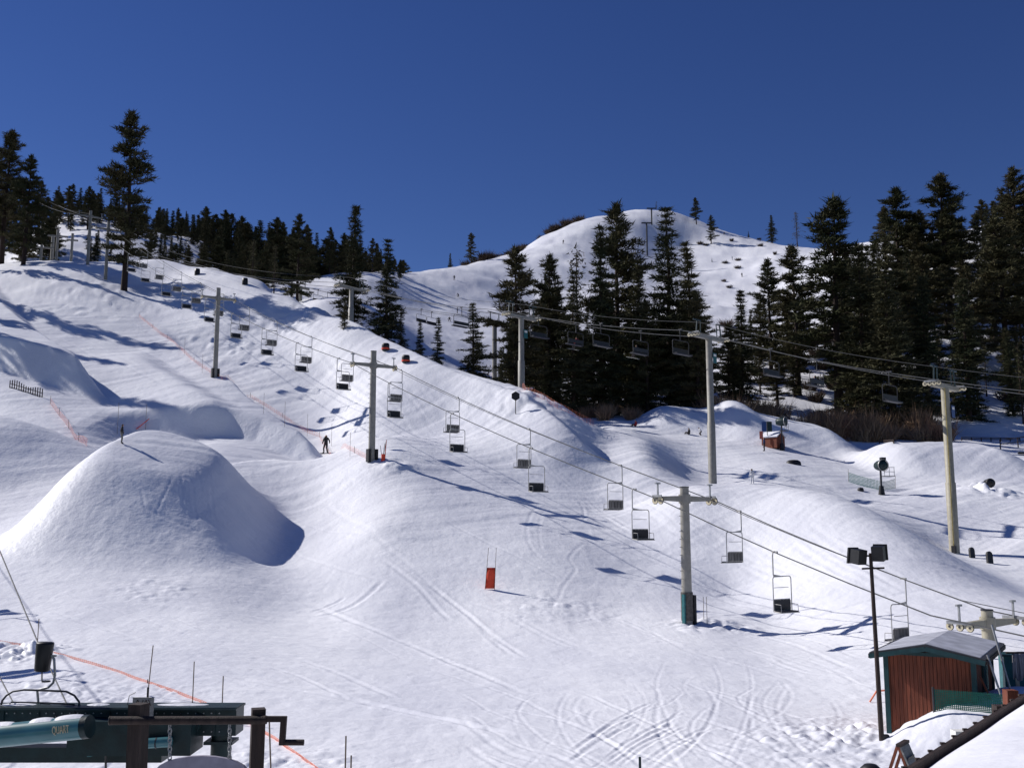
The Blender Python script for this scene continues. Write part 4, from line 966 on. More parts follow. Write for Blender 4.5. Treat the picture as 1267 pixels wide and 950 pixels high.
net_fence([G(-40, 788), G(30, 799), G(90, 815), G(150, 833), G(200, 851), G(250, 870), G(300, 892), G(340, 915), G(385, 948), G(420, 975)], .11, 'orange_fence', 'sagging orange net fence crossing the snow behind the green terminal', M['orange'], 14, 3, .14, .010)
net_fence([G(610, 462), G(650, 486), G(690, 506), G(735, 528), G(780, 545)][:4], .8, 'orange_fence', 'faint orange net fence along the brow beside the black disc sign', M['orange'], 9, 4, .4, .012)
net_fence([G(1050, 596), G(1072, 603), G(1090, 607), G(1108, 604)], 1.1, 'green_fence', 'green net fence around the second snow gun', M['greennet'], 3, 7, .16, .02)
def stake(px, py, top_py, name, label, m, r=.018, lean=0, group=None):
    p = on_ground(px, py); h = CAMZ + ray(px, top_py)[1] * p.y - p.z
    return tag(MB().tube([p + Vector((0, 0, -.2)), p + Vector((lean, 0, h))], r, 6).build(name, m), label, 'pole', group)
for px, py, tp, ln in ((238, 873, 818, 0), (274, 895, 836, 0), (182, 862, 798, .12), (46, 800, 765, 0)): stake(px, py, tp, 'bamboo_pole', 'thin bamboo pole marking the orange fence behind the terminal', M['bamboo'], .017, ln, 'bamboo poles along the low fence')
for px, py, tp, ln in ((427, 960, 910, 0), (434, 962, 934, 0), (336, 960, 890, -.1)): stake(px, py, tp, 'bamboo_pole', 'bamboo pole beside the wooden crank frame', M['bamboo'], .02, ln, 'bamboo poles by the crank frame')
for px, py, tp in ((871, 772, 738), (875, 773, 738)): stake(px, py, tp, 'bamboo_pole', 'thin bamboo pole in the snow heap at the teal padded tower', M['bamboo'], .014, 0, 'poles at the padded tower')
for px, py, tp in ((326, 512, 486), (352, 528, 497), (380, 540, 512), (410, 552, 524), (433, 565, 535), (228, 440, 418), (250, 462, 438)): stake(px, py, tp, 'bamboo_pole', 'thin pole along the orange fence on the slope', M['bamboo'], .015, 0, 'poles on the slope fence')
stake(180, 532, 500, 'bamboo_pole', 'thin reddish pole in the dip behind the big jump', M['bamboo'], .018)
stake(145, 537, 498, 'bamboo_pole', 'thin pole beside the person standing behind the big jump', M['bamboo'], .018)
stake(792, 955, 936, 'green_stake', 'short green stake sticking out of the tracked snow', M['greenpaint'], .035)
# red banner on two poles
p = on_ground(606, 729); s = p.y / F; e = thing('red_banner', 'red banner stretched between two thin poles alone on the flat', 'banner', p)
for sx, l in ((-.30, .22), (.28, .10)): MB().tube([(sx, 0, -.2), (sx + l, .05, 50 * s)], .016, 6).build('pole', M['bamboo'], e)
bn = MB(); ns = 6
for i in range(ns + 1):
    z = .05 + i / ns * 25 * s
    for sx, l in ((-.30, .22), (.28, .10)): bn.v.append((sx + l * z / (50 * s), .02 * math.sin(i * 1.3) + .03, z))
for i in range(ns): bn.f.append((2 * i, 2 * i + 1, 2 * i + 3, 2 * i + 2)); bn.sm.append(True)
b_ = bn.build('cloth', M['redflag'], e); md = b_.modifiers.new('thickness', 'SOLIDIFY'); md.thickness = .012
# bundle of red stakes by the tower
p = on_ground(474, 572); e = thing('stake_bundle', 'bundle of red and white slalom stakes stuck beside the dark padded tower', 'poles', p)
for k in range(5): MB().tube([(rnd.uniform(-.2, .2), 0, -.1), (rnd.uniform(-.35, .35), 0, rnd.uniform(1.3, 2.0))], .022, 5).build('stake', M['redflag'] if k % 2 else M['bamboo'], e)
MB().tube([(0, 0, 0), (0, 0, .7)], .16, 8).build('sleeve', M['redflag'], e)
p = on_ground(172, 533); tag(MB().bar(p + Vector((-.3, 0, .1)), p + Vector((1.0, 0, 1.2)), .12, .05).build('leaning_stake', M['redflag']), 'red leaning board marking the jump landing', 'marker')
# black disc signs / barrels on the brow
p = on_ground(638, 512); h = CAMZ + ray(638, 490)[1] * p.y - p.z; e = thing('disc_sign', 'dark round sign on a post beside the tower on the brow', 'sign', p)
MB().tube([(0, 0, -.2), (0, 0, h)], .05, 6).build('post', M['brownwood'], e); MB().add([(0, -.05, h + .5), (.42, -.05, h + .25), (.42, -.05, h - .25), (0, -.05, h - .5), (-.42, -.05, h - .25), (-.42, -.05, h + .25)], [(0, 1, 2, 3, 4, 5)]).build('plate', M['black'], e).modifiers.new('t', 'SOLIDIFY').thickness = .04
for px, py, lab in ((477, 434, 'dark round crash mat higher on the brow'), (502, 449, 'dark round crash mat lower on the brow with a red edge')):
    p = on_ground(px, py); e = thing('crash_mat', lab, 'mat', p); MB().lathe([(0, 0), (.42, .02), (.5, .2), (.5, .75), (.42, .95), (0, 1.0)], 12).build('body', M['black'], e); MB().lathe([(.52, .15), (.54, .25), (.52, .35)], 12).build('band', M['redflag'], e)
for px, py, hp, lab in ((1203, 690, 13, 'dark rounded crash mat standing in snow beside the beige tower'), (1225, 697, 15, 'larger dark rounded mat standing in snow beyond the first')):
    p = on_ground(px, py); h = hp * p.y / F; w_ = h * .28; pr = [(-w_, -.2), (-w_, h - w_)] + [(-w_ * math.cos(R(a)), h - w_ + w_ * math.sin(R(a))) for a in range(15, 166, 15)] + [(w_, h - w_), (w_, -.2)]
    mb = MB(); k = len(pr); mb.add([(x, -.09, z) for x, z in pr] + [(x, .09, z) for x, z in pr], [tuple(range(k)), tuple(reversed(range(k, 2 * k)))] + [(i, i + k, (i + 1) % k + k, (i + 1) % k) for i in range(k)])
    o = mb.build('snow_mat', M['black']); o.location = p; o.rotation_euler = (-.2, .15, .35); tag(o, lab, 'mat')

# ------------------------------------------------------------------ snow guns, park shed, signs, rails
def snow_gun(px, py, top, label, rz, rail=True, hp=None):
    p = on_ground(px, py); h = CAMZ + ray(px, top)[1] * p.y - p.z; e = thing('snow_gun', label, 'snow gun', p, rz)
    MB().tube([(0, 0, -.3), (0, 0, h)], [.13, .10], 8).build('mast', M['darksteel'], e); MB().tube([(0, 0, 0), (0, 0, .9)], [.34, .22], 8).build('foot_pad', M['black'], e)
    hd = MB().lathe([(.10, -.6), (.52, -.58), (.56, -.4), (.50, .3), (.40, .62), (.34, .62), (.42, .2)], 16, (0, 0, h + .35), 'y').build('barrel', M['greenpaint'], e); hd.rotation_euler = (.0, 0, 0)
    MB().lathe([(.58, -.62), (.62, -.56), (.58, -.50)], 16, (0, 0, h + .35), 'y').build('ring', M['steel'], hd)
    MB().disc((0, -.3, h + .35), (0, 1, 0), .20, .3, 10).build('motor', M['steel'], hd); MB().box((.25, -.1, h + 1.0), (.5, .4, .35)).build('housing', M['black'], hd)
    if rail:
        pl = MB().box((.75, 0, h - .75), (1.2, .8, .06)).build('platform', M['darksteel'], e); rl = MB()
        for x in (.2, .75, 1.3): rl.tube([(x, -.38, h - .75), (x, -.38, h + .15)], .028, 5)
        for z in (h - .3, h + .15): rl.tube([(.15, -.38, z), (1.35, -.38, z)], .028, 5)
        rl.build('railing', M['steel'], e)
    return e
snow_gun(968, 557, 525, 'snow gun on a dark mast with platform beside the small red shed', .9)
snow_gun(1091, 612, 580, 'snow gun on a dark mast inside the green net fence', .2)
p = on_ground(1224, 604); e = thing('snow_gun', 'small dark snow gun barrel low behind the snow heap', 'snow gun', p)
MB().lathe([(.1, -.5), (.46, -.5), (.5, -.3), (.4, .5), (.34, .5)], 14, (0, 0, .55), 'y').build('barrel', M['black'], e); MB().bar((0, 0, -.3), (0, 0, .4), .3).build('stand', M['steel'], e)
p = on_ground(957, 553); e = thing('park_shed', 'small red shed with snow on its roof beside the snow gun', 'shed', p, .75); w_, d_, h = .95, 1.1, 1.15
MB().box((0, 0, h / 2 - .1), (w_ * 2, d_ * 2, h + .2)).add([(-w_, -d_, h), (w_, -d_, h), (0, -d_, h + .75)], [(0, 1, 2)]).add([(-w_, d_, h), (w_, d_, h), (0, d_, h + .75)], [(2, 1, 0)]).build('wall', M['redwood'], e)
for sg in (-1, 1): MB().bar((sg * w_ * .55, -d_ - .15, h + .42), (sg * w_ * .55, d_ + .15, h + .42), w_ * 1.45, .14, (sg * .62, 0, 1)).build('roof', M['snow'], e)
p = on_ground(949, 553); h = CAMZ + ray(949, 533)[1] * p.y - p.z; e = thing('park_sign', 'square dark green and blue sign on a post above the small red shed', 'sign', p)
MB().tube([(.1, 0, -.3), (.1, 0, h + 1.2)], .05, 6).build('post', M['greywood'], e); MB().box((-.28, -.05, h + .55), (.62, .04, 1.3)).build('panel', M['bluepaint'], e); MB().box((.40, -.05, h + .55), (.62, .04, 1.3)).build('panel', M['greenpaint'], e)
MB().box((-.7, -.06, h - .55), (.45, .03, 1.0)).build('notice', mat('red_notice', (.42, .12, .09), .7, noise=.15), e)
# picket fence on the knoll
a = on_ground(12, 480); b = on_ground(52, 492); e = thing('picket_fence', 'brown picket snow fence on the knoll below the step-down jump', 'fence', a)
for k in range(15):
    q = a.lerp(b, k / 14); z = hz(q.x, q.y); MB().box(q + Vector((0, 0, z - q.z + .28 + .16 * math.sin(k * .6))) - a, (.10, .03, 1.1)).build('picket', M['brownwood'], e)
for zz_ in (.1, .5): MB().bar(Vector((0, .03, zz_)), b - a + Vector((0, .03, zz_)), .03, .07).build('rail', M['brownwood'], e)
# timber railing by the right jump
def railing(px0, py0, px1, py1, n_, hp, label, slope=None):
    a = on_ground(px0, py0); b = on_ground(px1, py1); b.z = hz(b.x, b.y); h = hp * a.y / F; e = thing('timber_railing', label, 'railing', a)
    for k in range(n_): q = a.lerp(b, k / (n_ - 1)); MB().bar(q - a + Vector((0, 0, -.3)), q - a + Vector((0, 0, h)), .12).build('post', M['brownwood'], e)
    for f in (.55, 1.0): MB().bar(Vector((0, 0, h * f)), b - a + Vector((0, 0, h * f)), .08, .12).build('rail', M['brownwood'], e)
railing(1238, 556, 1300, 548, 4, 12, 'dark timber railing on the snow beyond the right hand jump')
railing(1088, 549, 1106, 549, 2, 4, 'tiny dark rail in the gap between the two right jumps')
railing(1190, 545, 1262, 546, 7, 4, 'low dark timber barrier behind the right hand jump')
p = on_ground(1264, 563); tag(MB().box((0, 0, .3), (.8, .4, .28)).box((0, 0, 0), (.7, .3, .2)).build('dark_case', M['black']), 'dark case lying on snow beside the timber railing', 'case').location = p
p = on_ground(982, 574); o = MB().lathe([(0, .55), (.4, .5), (.62, .3), (.7, -.2)], 10).build('covered_rock', M['black']); o.location = p; o.scale = (1.3, .8, .9); tag(o, 'dark covered heap on the snow below the small red shed', 'heap')
p = on_ground(1065, 608); o = MB().lathe([(0, .42), (.25, .38), (.34, .2), (.3, 0)], 10).build('dark_ball', M['black']); o.location = p; tag(o, 'small dark drum beside the green net fence', 'drum')
for px, py in ((244, 340), (303, 352)):
    p = on_ground(px, py); tag(MB().lathe([(0, 1.1), (.45, 1.05), (.5, .5), (.5, -.1)], 10).build('dark_drum', M['black']), 'dark drum on the ridge snow before the forest', 'drum', 'drums on the ridge').location = p

# ------------------------------------------------------------------ lift shack
def text_mesh(txt, size, m, name, depth=.006):
    cu_ = bpy.data.curves.new(name, 'FONT'); cu_.body = txt; cu_.size = size; cu_.extrude = depth; cu_.align_x = 'CENTER'; cu_.align_y = 'CENTER'
    o = bpy.data.objects.new(name, cu_); col.objects.link(o); dg = bpy.context.evaluated_depsgraph_get(); dg.update()
    me = bpy.data.meshes.new_from_object(o.evaluated_get(dg)); bpy.data.objects.remove(o); me.materials.clear(); me.materials.append(m); return me
SH = P(1101, 912, 29.6); SH.z = hz(SH.x, SH.y); tx = Vector((.85, -.53)).normalized(); shack_rz = math.atan2(tx.y, tx.x)
W_, L_, HW, RISE = 2.3, 3.6, CAMZ + ray(1098, 806)[1] * 29.6 - SH.z, .22
e = thing('lift_shack', 'reddish brown boarded lift shack with green trim and thin snow on its roof', 'shack', SH, shack_rz)
def siding(a, b, h0, h1, n_, out, name):
    """vertical boards between two plan points"""
    a, b = Vector((*a, 0)), Vector((*b, 0)); mb = MB(); t = (b - a) / n_; nrm = Vector((*out, 0))
    for i in range(n_):
        c = a + t * (i + .5); hh = h0 if not callable(h1) else h1((i + .5) / n_); hh = hh if callable(h1) else h1
        j = rnd.uniform(0, .006); p0 = a + t * (i + .05); p1 = a + t * (i + .95)
        mb.add([p0 + nrm * j + Vector((0, 0, -.6)), p1 + nrm * j + Vector((0, 0, -.6)), p1 + nrm * j + Vector((0, 0, hh)), p0 + nrm * j + Vector((0, 0, hh)),
                p0 - nrm * .03 + Vector((0, 0, -.6)), p1 - nrm * .03 + Vector((0, 0, -.6)), p1 - nrm * .03 + Vector((0, 0, hh)), p0 - nrm * .03 + Vector((0, 0, hh))],
               [(0, 1, 2, 3), (7, 6, 5, 4), (0, 4, 5, 1), (3, 2, 6, 7), (0, 3, 7, 4), (1, 5, 6, 2)])
    # backing seen between the boards
    q0, q1 = a - nrm * .035, b - nrm * .035
    mb.add([q0 + Vector((0, 0, -.6)), q1 + Vector((0, 0, -.6)), q1 + Vector((0, 0, HW)), q0 + Vector((0, 0, HW))], [(0, 1, 2, 3)])
    o = mb.build(name, M['redwood'], e); o['kind'] = 'stuff'; return o
siding((0, 0), (W_, 0), 0, lambda f: HW + RISE * (1 - abs(2 * f - 1)) - .03, 22, (0, -1), 'front_boards')
siding((0, L_), (W_, L_), 0, lambda f: HW + RISE * (1 - abs(2 * f - 1)) - .03, 22, (0, 1), 'rear_boards')
siding((W_, 0), (W_, L_), 0, HW, 30, (1, 0), 'side_boards'); siding((0, 0), (0, L_), 0, HW, 30, (-1, 0), 'side_boards')
for x, y in ((0, 0), (W_, 0), (0, L_), (W_, L_)): MB().box((x, y, HW / 2 - .3), (.13, .13, HW + .55)).build('corner_trim', M['trimgreen'], e)
MB().box((W_ / 2, -.025, HW + .0), (W_ - .14, .05, .10)).build('frieze_board', M['trimgreen'], e)
ov, fo = .36, .42
for sg in (-1, 1):
    cx = W_ / 2; x1 = cx + sg * (W_ / 2 + ov); z1 = HW - RISE * ov / (W_ / 2); zr = HW + RISE
    def slab(t0, t1, dx=0, fy=fo):
        v = [(cx, -fy, zr + t0), (x1 + sg * dx, -fy, z1 + t0), (x1 + sg * dx, L_ + fy, z1 + t0), (cx, L_ + fy, zr + t0), (cx, -fy, zr + t1), (x1 + sg * dx, -fy, z1 + t1), (x1 + sg * dx, L_ + fy, z1 + t1), (cx, L_ + fy, zr + t1)]
        return MB().add(v, [(0, 3, 2, 1), (4, 5, 6, 7), (0, 1, 5, 4), (1, 2, 6, 5), (2, 3, 7, 6), (3, 0, 4, 7)])
    ro = slab(.02, .08).build('roof_panel', M['darksteel'], e)
    sn = slab(.083, .115, -.12, fo - .10).build('roof_snow', mat('old_roof_snow', (.40, .41, .46), .7, noise=.2, nscale=2), ro); bv = sn.modifiers.new('b', 'BEVEL'); bv.width = .02; bv.segments = 2
    MB().bar((cx, -fo - .015, zr - .03), (x1, -fo - .015, z1 - .03), .03, .13).build('rake_trim', M['trimgreen'], ro)
    MB().bar((x1 + sg * .015, -fo, z1 - .02), (x1 + sg * .015, L_ + fo, z1 - .02), .03, .12).build('eave_trim', M['brownwood'], ro)
for k in range(4): MB().bar((W_ + .05, .3 + k * .9, HW + .02), (W_ + ov, .3 + k * .9, HW - .12), .05, .10).build('rafter_tail', M['brownwood'], e)
wn = MB().box((W_ + .03, 1.9, 1.55), (.05, .95, .95)).build('window', M['trimgreen'], e)
for k in range(2): MB().box((W_ + .06, 1.68 + k * .44, 1.55), (.012, .40, .80)).build('pane', M['glass'], wn)
MB().box((W_ + .07, 1.9, 1.05), (.12, 1.05, .05)).build('sill', M['trimgreen'], wn)
def loc_shack(x, y, z): c, s_ = math.cos(shack_rz), math.sin(shack_rz); return SH + Vector((x * c - y * s_, x * s_ + y * c, z))
tag(MB().bar(loc_shack(W_ + .75, .3, .1), loc_shack(W_ + .12, .25, 1.75), .14, .04).build('leaning_plank', M['redwood']), 'brown plank leaning on the shaded side wall of the shack', 'plank')
for k, (y, l) in enumerate(((-.1, 'nearer'), (1.2, 'farther'))):
    tag(MB().tube([loc_shack(W_ + .38, y, HW + .1 + k * .7), loc_shack(W_ + 1.15, y - .6, -.2)], .03, 6).build('stay_pole', M['steel']), l + ' grey stay pole slanting down past the shack eave', 'pole')
o = MB().lathe([(0, .30), (.18, .29), (.30, .20), (.36, .05), (.36, -.3)], 12).build('covered_machine', mat('grey_cover', (.25, .26, .30), .6, noise=.15)); o.location = loc_shack(W_ + .55, 1.0, .75); o.scale = (1, 1.6, 1.2); tag(o, 'grey covered machine under the shack window', 'machine')
# green safety net before the shack
a = loc_shack(1.35, -.75, 0); b = loc_shack(4.2, -.55, 0); c = loc_shack(7.0, .9, 0)
e2 = thing('safety_net', 'dark green safety net strung in front of the shack corner', 'net', a); mb = MB(); a3 = [a, b, c]
for p0, p1 in ((a, b), (b, c)):
    k = 60; z0b = .35
    for r_ in range(26):
        z = z0b + r_ * .042; mb.add([p0 - a + Vector((0, 0, z)), p1 - a + Vector((0, 0, z)), p1 - a + Vector((0, 0, z + .022)), p0 - a + Vector((0, 0, z + .022))], [(0, 1, 2, 3)])
    for i in range(k):
        q = p0.lerp(p1, i / k) - a; t = (p1 - p0).normalized() * .012; mb.add([q - t + Vector((0, .004, z0b)), q + t + Vector((0, .004, z0b)), q + t + Vector((0, .004, z0b + 1.1)), q - t + Vector((0, .004, z0b + 1.1))], [(0, 1, 2, 3)])
no = mb.build('netting', M['greennet'], e2); no['kind'] = 'stuff'
for q in a3: MB().tube([q - a + Vector((0, 0, -.2)), q - a + Vector((0, 0, 1.5))], .03, 6).build('post', M['darksteel'], e2)
# green booth with the number 1, jacket on its corner
bp = P(1262, 850, 31.5); bp.z = hz(bp.x, bp.y); e3 = thing('green_booth', 'teal green booth wall with a cream number 1 beside the shack', 'booth', bp, -.25)
top = CAMZ + ray(1262, 812)[1] * 31.5 - bp.z
MB().box((.45, .4, top / 2 - .1), (1.7, .8, top + .2)).build('wall', M['teal'], e3); MB().box((.45, .4, top + .02), (1.8, .9, .05)).build('cap', M['trimgreen'], e3)
n1 = bpy.data.objects.new('number', text_mesh('1', .95, M['sheave'], 'number')); col.objects.link(n1); n1.parent = e3; n1.location = (-.06, -.012, top - .62); n1.rotation_euler = (R(90), 0, 0); n1.scale = (1.2, 1, 1)
jb = P(1262, 808, 29.6); mbj = MB(); ny = 18
for i in range(ny + 1):
    x = -.22 + .6 * i / ny; f = .05 * math.sin(i * 1.9) + .03 * math.sin(i * .8)
    for z, w2 in ((0, .4), (-.25, .8), (-.55, 1.1), (-.72 + .05 * math.sin(i), 1.2)): mbj.v.append((x * (1 + .1 * w2), f * w2, z))
for i in range(ny):
    for k in range(3): mbj.f.append((i * 4 + k, (i + 1) * 4 + k, (i + 1) * 4 + k + 1, i * 4 + k + 1)); mbj.sm.append(True)
j = mbj.build('hanging_blanket', mat('grey_striped_blanket', (.30, .28, .30), .9, noise=.5, nscale=4, stretch=(6, 6, .5))); j.location = jb; j.modifiers.new('t', 'SOLIDIFY').thickness = .03; tag(j, 'grey folded blanket hanging over the rail beside the green booth', 'blanket')
tag(MB().tube([jb + Vector((-.4, 0, .02)), jb + Vector((1.2, 0, .02))], .03, 6).tube([jb + Vector((.7, .05, .02)), jb + Vector((.7, .05, -3.0))], .04, 6).build('hanging_rail', M['brownwood']), 'dark rail on a post carrying the grey blanket', 'rail')
# floodlight pole
p = on_ground(1091, 916); h = CAMZ + ray(1077, 684)[1] * p.y - p.z; lean = (ray(1077, 684)[0] - ray(1091, 916)[0]) * p.y
e = thing('floodlight_pole', 'slim dark pole with two black floodlights in front of the shack', 'lamp post', p)
def pl(f): return Vector((lean * f, 0, h * f))
MB().tube([pl(-.05), pl(.5), pl(1)], [.075, .062, .05], 8).build('pole', M['brownwood'], e)
MB().bar(pl(.985) + Vector((-.24, 0, .0)), pl(.985) + Vector((.22, 0, .0)), .05).build('lamp_arm', M['black'], e); MB().bar(pl(.915) + Vector((-.26, 0, 0)), pl(.915) + Vector((.36, 0, .02)), .05).build('crossarm', M['brownwood'], e)
for sx, rz, dz in ((-.36, .5, -.02), (.22, -.6, .07)):
    fl = MB().box((0, 0, 0), (.32, .34, .40)).box((0, -.20, 0), (.38, .05, .44)).build('floodlight', M['black'], e); fl.location = pl(.985) + Vector((sx, -.03, dz)); fl.rotation_euler = (-.15, 0, rz + math.pi)
    MB().box((0, -.23, 0), (.30, .01, .36)).build('lens', M['lens'], fl)
MB().box((.10, 0, .06), (.18, .14, .2)).build('foot_block', M['black'], e)
p0 = on_ground(1089, 868); tag(MB().tube([p0 + Vector((-.35, 0, 0)), p0 + Vector((-.1, 0, .35)), p0 + Vector((.25, 0, .38))], .03, 6).build('orange_hoop', M['orange']), 'bent orange hoop beside the floodlight pole', 'hoop')
# A-frame notice, domed bin
q = P(1117, 921, 20); gz = hz(q.x, q.y); e = thing('notice_stand', 'wooden A frame notice stand with a faded grey board', 'sign', (q.x, q.y, gz), .92); hh = q.z - gz
bd = MB().bar((-.22, 0, hh), (-.22, -.62, hh - 1.5), .03, .44, (1, 0, 0)).build('board', M['signgrey'], e)
bd2 = MB()
for sx in (-.22, .22):
    MB().bar((sx, .02, hh + .02), (sx, -.66, 0), .05).build('leg', M['redwood'], e); MB().bar((sx, .03, hh + .02), (sx, .75, 0), .05).build('leg', M['redwood'], e)
bpy.data.objects.remove(bd)
bo = MB().add([(-.25, -.04, hh), (.25, -.04, hh), (.25, -.66, hh - 1.5), (-.25, -.66, hh - 1.5)], [(0, 3, 2, 1)]).build('board', M['signgrey'], e); bo.modifiers.new('t', 'SOLIDIFY').thickness = .03
for k in range(6): f = .14 + k * .13; MB().bar((-.20, -.04 - .62 * f - .02, hh - 1.5 * f), (.20 - .06 * (k % 3), -.04 - .62 * f - .02, hh - 1.5 * f), .004, .05).build('text_line', M['black'], bo)
MB().box((0, 0, hh + .03), (.54, .1, .05)).build('ridge_board', M['brownwood'], e); MB().bar((-.22, .42, hh * .45), (.22, .42, hh * .45), .05).build('cross_brace', M['redwood'], e)
q = P(1077, 944, 21); o = MB().lathe([(0, 0), (.12, -.02), (.20, -.09), (.24, -.2), (.24, -1.6)], 14).build('domed_bin', M['black']); o.location = q; tag(o, 'black domed bin top below the notice stand', 'bin')
# snow covered roof of the near building
A_ = P(1138, 954, 10.5); B_ = P(1300, 848, 14.5); dirv = (B_ - A_); dirn = Vector((dirv.x, dirv.y, 0)).normalized(); inn = Vector((dirn.y, -dirn.x, 0))
A_ = A_ - dirv * .5; B_ = B_ + dirv * .4; rise = .28; dp = 6.0
e = thing('near_roof', 'smooth snow covered roof slope with a dark brown edge board', 'roof', A_)
o_ = A_.copy(); Bz = B_ - o_; Z3 = Vector((0, 0, 1)); sn = MB(); nx_, ny_ = 40, 20
for j in range(ny_ + 1):
    for i in range(nx_ + 1):
        f, g = i / nx_, j / ny_; base = Bz * f + inn * dp * g + Z3 * rise * dp * g
        puff = .18 * (1 - math.exp(-g * 22)) + .03 * float(vnoise(np.array([f * 9.]), np.array([g * 5.]), 5)[0]) ; sn.v.append(tuple(base + Z3 * (puff - .02)))
for j in range(ny_):
    for i in range(nx_): q = j * (nx_ + 1) + i; sn.f.append((q, q + 1, q + nx_ + 2, q + nx_ + 1)); sn.sm.append(True)
sn.build('roof_snow', M['snow'], e)
dk = MB().add([Vector((0, 0, -.03)), Bz + Vector((0, 0, -.03)), Bz + inn * dp + Z3 * (rise * dp - .03), inn * dp + Z3 * (rise * dp - .03), Vector((0, 0, -.13)), Bz + Vector((0, 0, -.13)), Bz + inn * dp + Z3 * (rise * dp - .13), inn * dp + Z3 * (rise * dp - .13)],
              [(0, 1, 2, 3), (7, 6, 5, 4), (0, 4, 5, 1), (1, 5, 6, 2), (2, 6, 7, 3), (3, 7, 4, 0)]).build('roof_deck', M['brownwood'], e)
MB().bar(-inn * .03 + Vector((0, 0, -.02)), Bz - inn * .03 + Vector((0, 0, -.02)), .05, .20).build('edge_board', M['brownwood'], e)
for k in range(26): c = Bz * (k / 26 + .01) - inn * .07; MB().box(c + Vector((0, 0, .075)), (.05, .04, .025)).build('shingle_end', M['brownwood'], dk)
for px, py, tp, d, lab, m_ in ((1250, 876, 853, 15.2, 'reddish timber post standing beyond the roof edge', M['redwood']), (1237, 886, 872, 14.8, 'short stub post beside the reddish timber post', M['brownwood']), (1187, 916, 903, 13.0, 'snow capped pale stub on the roof edge', M['white'])):
    a = P(px, py, d); t = P(px, tp, d); tag(MB().bar(a + Vector((0, 0, -1.2)), t, .16).build('edge_post', m_), lab, 'post')
for i, o in enumerate([None]): pass

# ------------------------------------------------------------------ green drive terminal, bottom left
D = 18.0; e = thing('drive_terminal', 'dark green lift drive terminal with a teal tank and heavy beam', 'lift terminal', (P(150, 900, D).x, D, hz(P(150, 900, D).x, D))); O = Vector(e.location)
def T(px, py, d=D): return P(px, py, d) - O
sc1 = D / F
MB().box((T(-200, 889) + T(288, 889)) / 2, (488 * sc1, .5, 32 * sc1)).build('main_beam', M['greenpaint'], e)
MB().box((T(-200, 874) + T(289, 874)) / 2 + Vector((0, 0, .0)), (490 * sc1, .62, .035)).build('beam_flange', M['bluepaint'] if False else M['greenpaint'], e)
MB().box((T(-200, 931) + T(196, 931)) / 2, (396 * sc1, .34, 17 * sc1)).build('lower_beam', M['greenpaint'], e)
MB().box((T(98, 908, D - .3) + T(240, 908, D - .3)) / 2, (142 * sc1, .7, 38 * sc1)).build('gearbox_housing', M['greenpaint'], e)
MB().tube([T(240, 893, D - .2), T(250, 897, D - .2)], 14 * sc1, 12).build('bearing_drum', M['greenpaint'], e)
c0 = T(275, 885); MB().tube([c0, c0 + Vector((0, 0, -3.4))], 12 * sc1, 14).build('column', M['greenpaint'], e)
MB().box(c0 + Vector((0, 0, -.42)), (34 * sc1, .42, .05)).build('column_flange', M['greenpaint'], e)
MB().tube([T(180, 919, D - .75), T(212, 917, D - .75)], 6 * sc1, 10).build('hydraulic_ram', M['tealtank'], e); MB().disc(T(194, 918.5, D - .75), (1, 0, 0), 6.6 * sc1, .02, 10).build('ram_band', M['darksteel'], e)
MB().box(T(112, 925, D - .5), (5 * sc1, .08, 18 * sc1)).build('bracket', M['tealtank'], e); MB().box(T(192, 891, D - .5) + Vector((0, 0, -.1)), (30 * sc1, .05, .03)).build('bracket', M['steel'], e)
for k in range(8): MB().box(T(-30 + k * 43, 890) + Vector((0, -.262, 0)), (.022, .03, 27 * sc1)).build('stiffener', M['greenpaint'], e)
bo_ = MB()
for k in range(34): bo_.disc(T(-40 + k * 9.6, 878.5) + Vector((0, -.256, 0)), (0, 1, 0), .012, .02, 6).disc(T(-40 + k * 9.6, 901) + Vector((0, -.256, 0)), (0, 1, 0), .012, .02, 6)
bo_.build('bolt_rows', M['steel'], e)['kind'] = 'stuff'
for px_, l_ in ((20, .5), (120, .3), (225, .7)):
    lp = MB().lathe([(0, .045), (.4, .035), (.8, .015), (1.0, -.01)], 12).build('beam_snow', M['snow'], e); lp.location = T(px_, 873.5) + Vector((0, .05, 0)); lp.scale = (l_, .2, 1)
# teal tank with lettering and rests of snow
ta, tb = T(-90, 919, D - 1.0), T(104, 899, D - 1.3); ax = (tb - ta).normalized(); rr = 13.5 * (D - 1.1) / F
tk = MB().tube([ta, ta.lerp(tb, .5), tb], rr, 28).build('tank', M['tealtank'], e)
MB().tube([tb, tb + ax * .10], [rr * 1.02, rr * .98], 28).build('tank_end', M['greenpaint'], e)
for f0, f1 in ((.36, .55), (.66, .80), (.82, .99)):
    mbs = MB(); nn = 16
    for i in range(nn + 1):
        c = ta.lerp(tb, f0 + (f1 - f0) * i / nn); th = .03 * math.sin(math.pi * i / nn) ** .5
        for a_ in (-.55, -.25, 0, .25, .55): mbs.v.append(tuple(c + (Vector((0, 0, 1)) * math.cos(a_) + Vector((0, -1, 0)) * math.sin(a_)) * (rr + .003 + th * (1 - (a_ / .55) ** 2))))
    for i in range(nn):
        for k in range(4): mbs.f.append((i * 5 + k, i * 5 + k + 1, (i + 1) * 5 + k + 1, (i + 1) * 5 + k)); mbs.sm.append(True)
    mbs.build('snow_cap', M['snow'], tk)
tm = bpy.data.objects.new('lettering', text_mesh('QUART', .135, M['sheave'], 'lettering')); col.objects.link(tm); tm.parent = e
cT = ta.lerp(tb, .885); tm.location = cT + Vector((0, -rr - .012, .02)); tm.rotation_euler = (R(90), -math.asin(ax.z), math.atan2(ax.y, ax.x)); tm.scale = (.62, 1.25, 1)
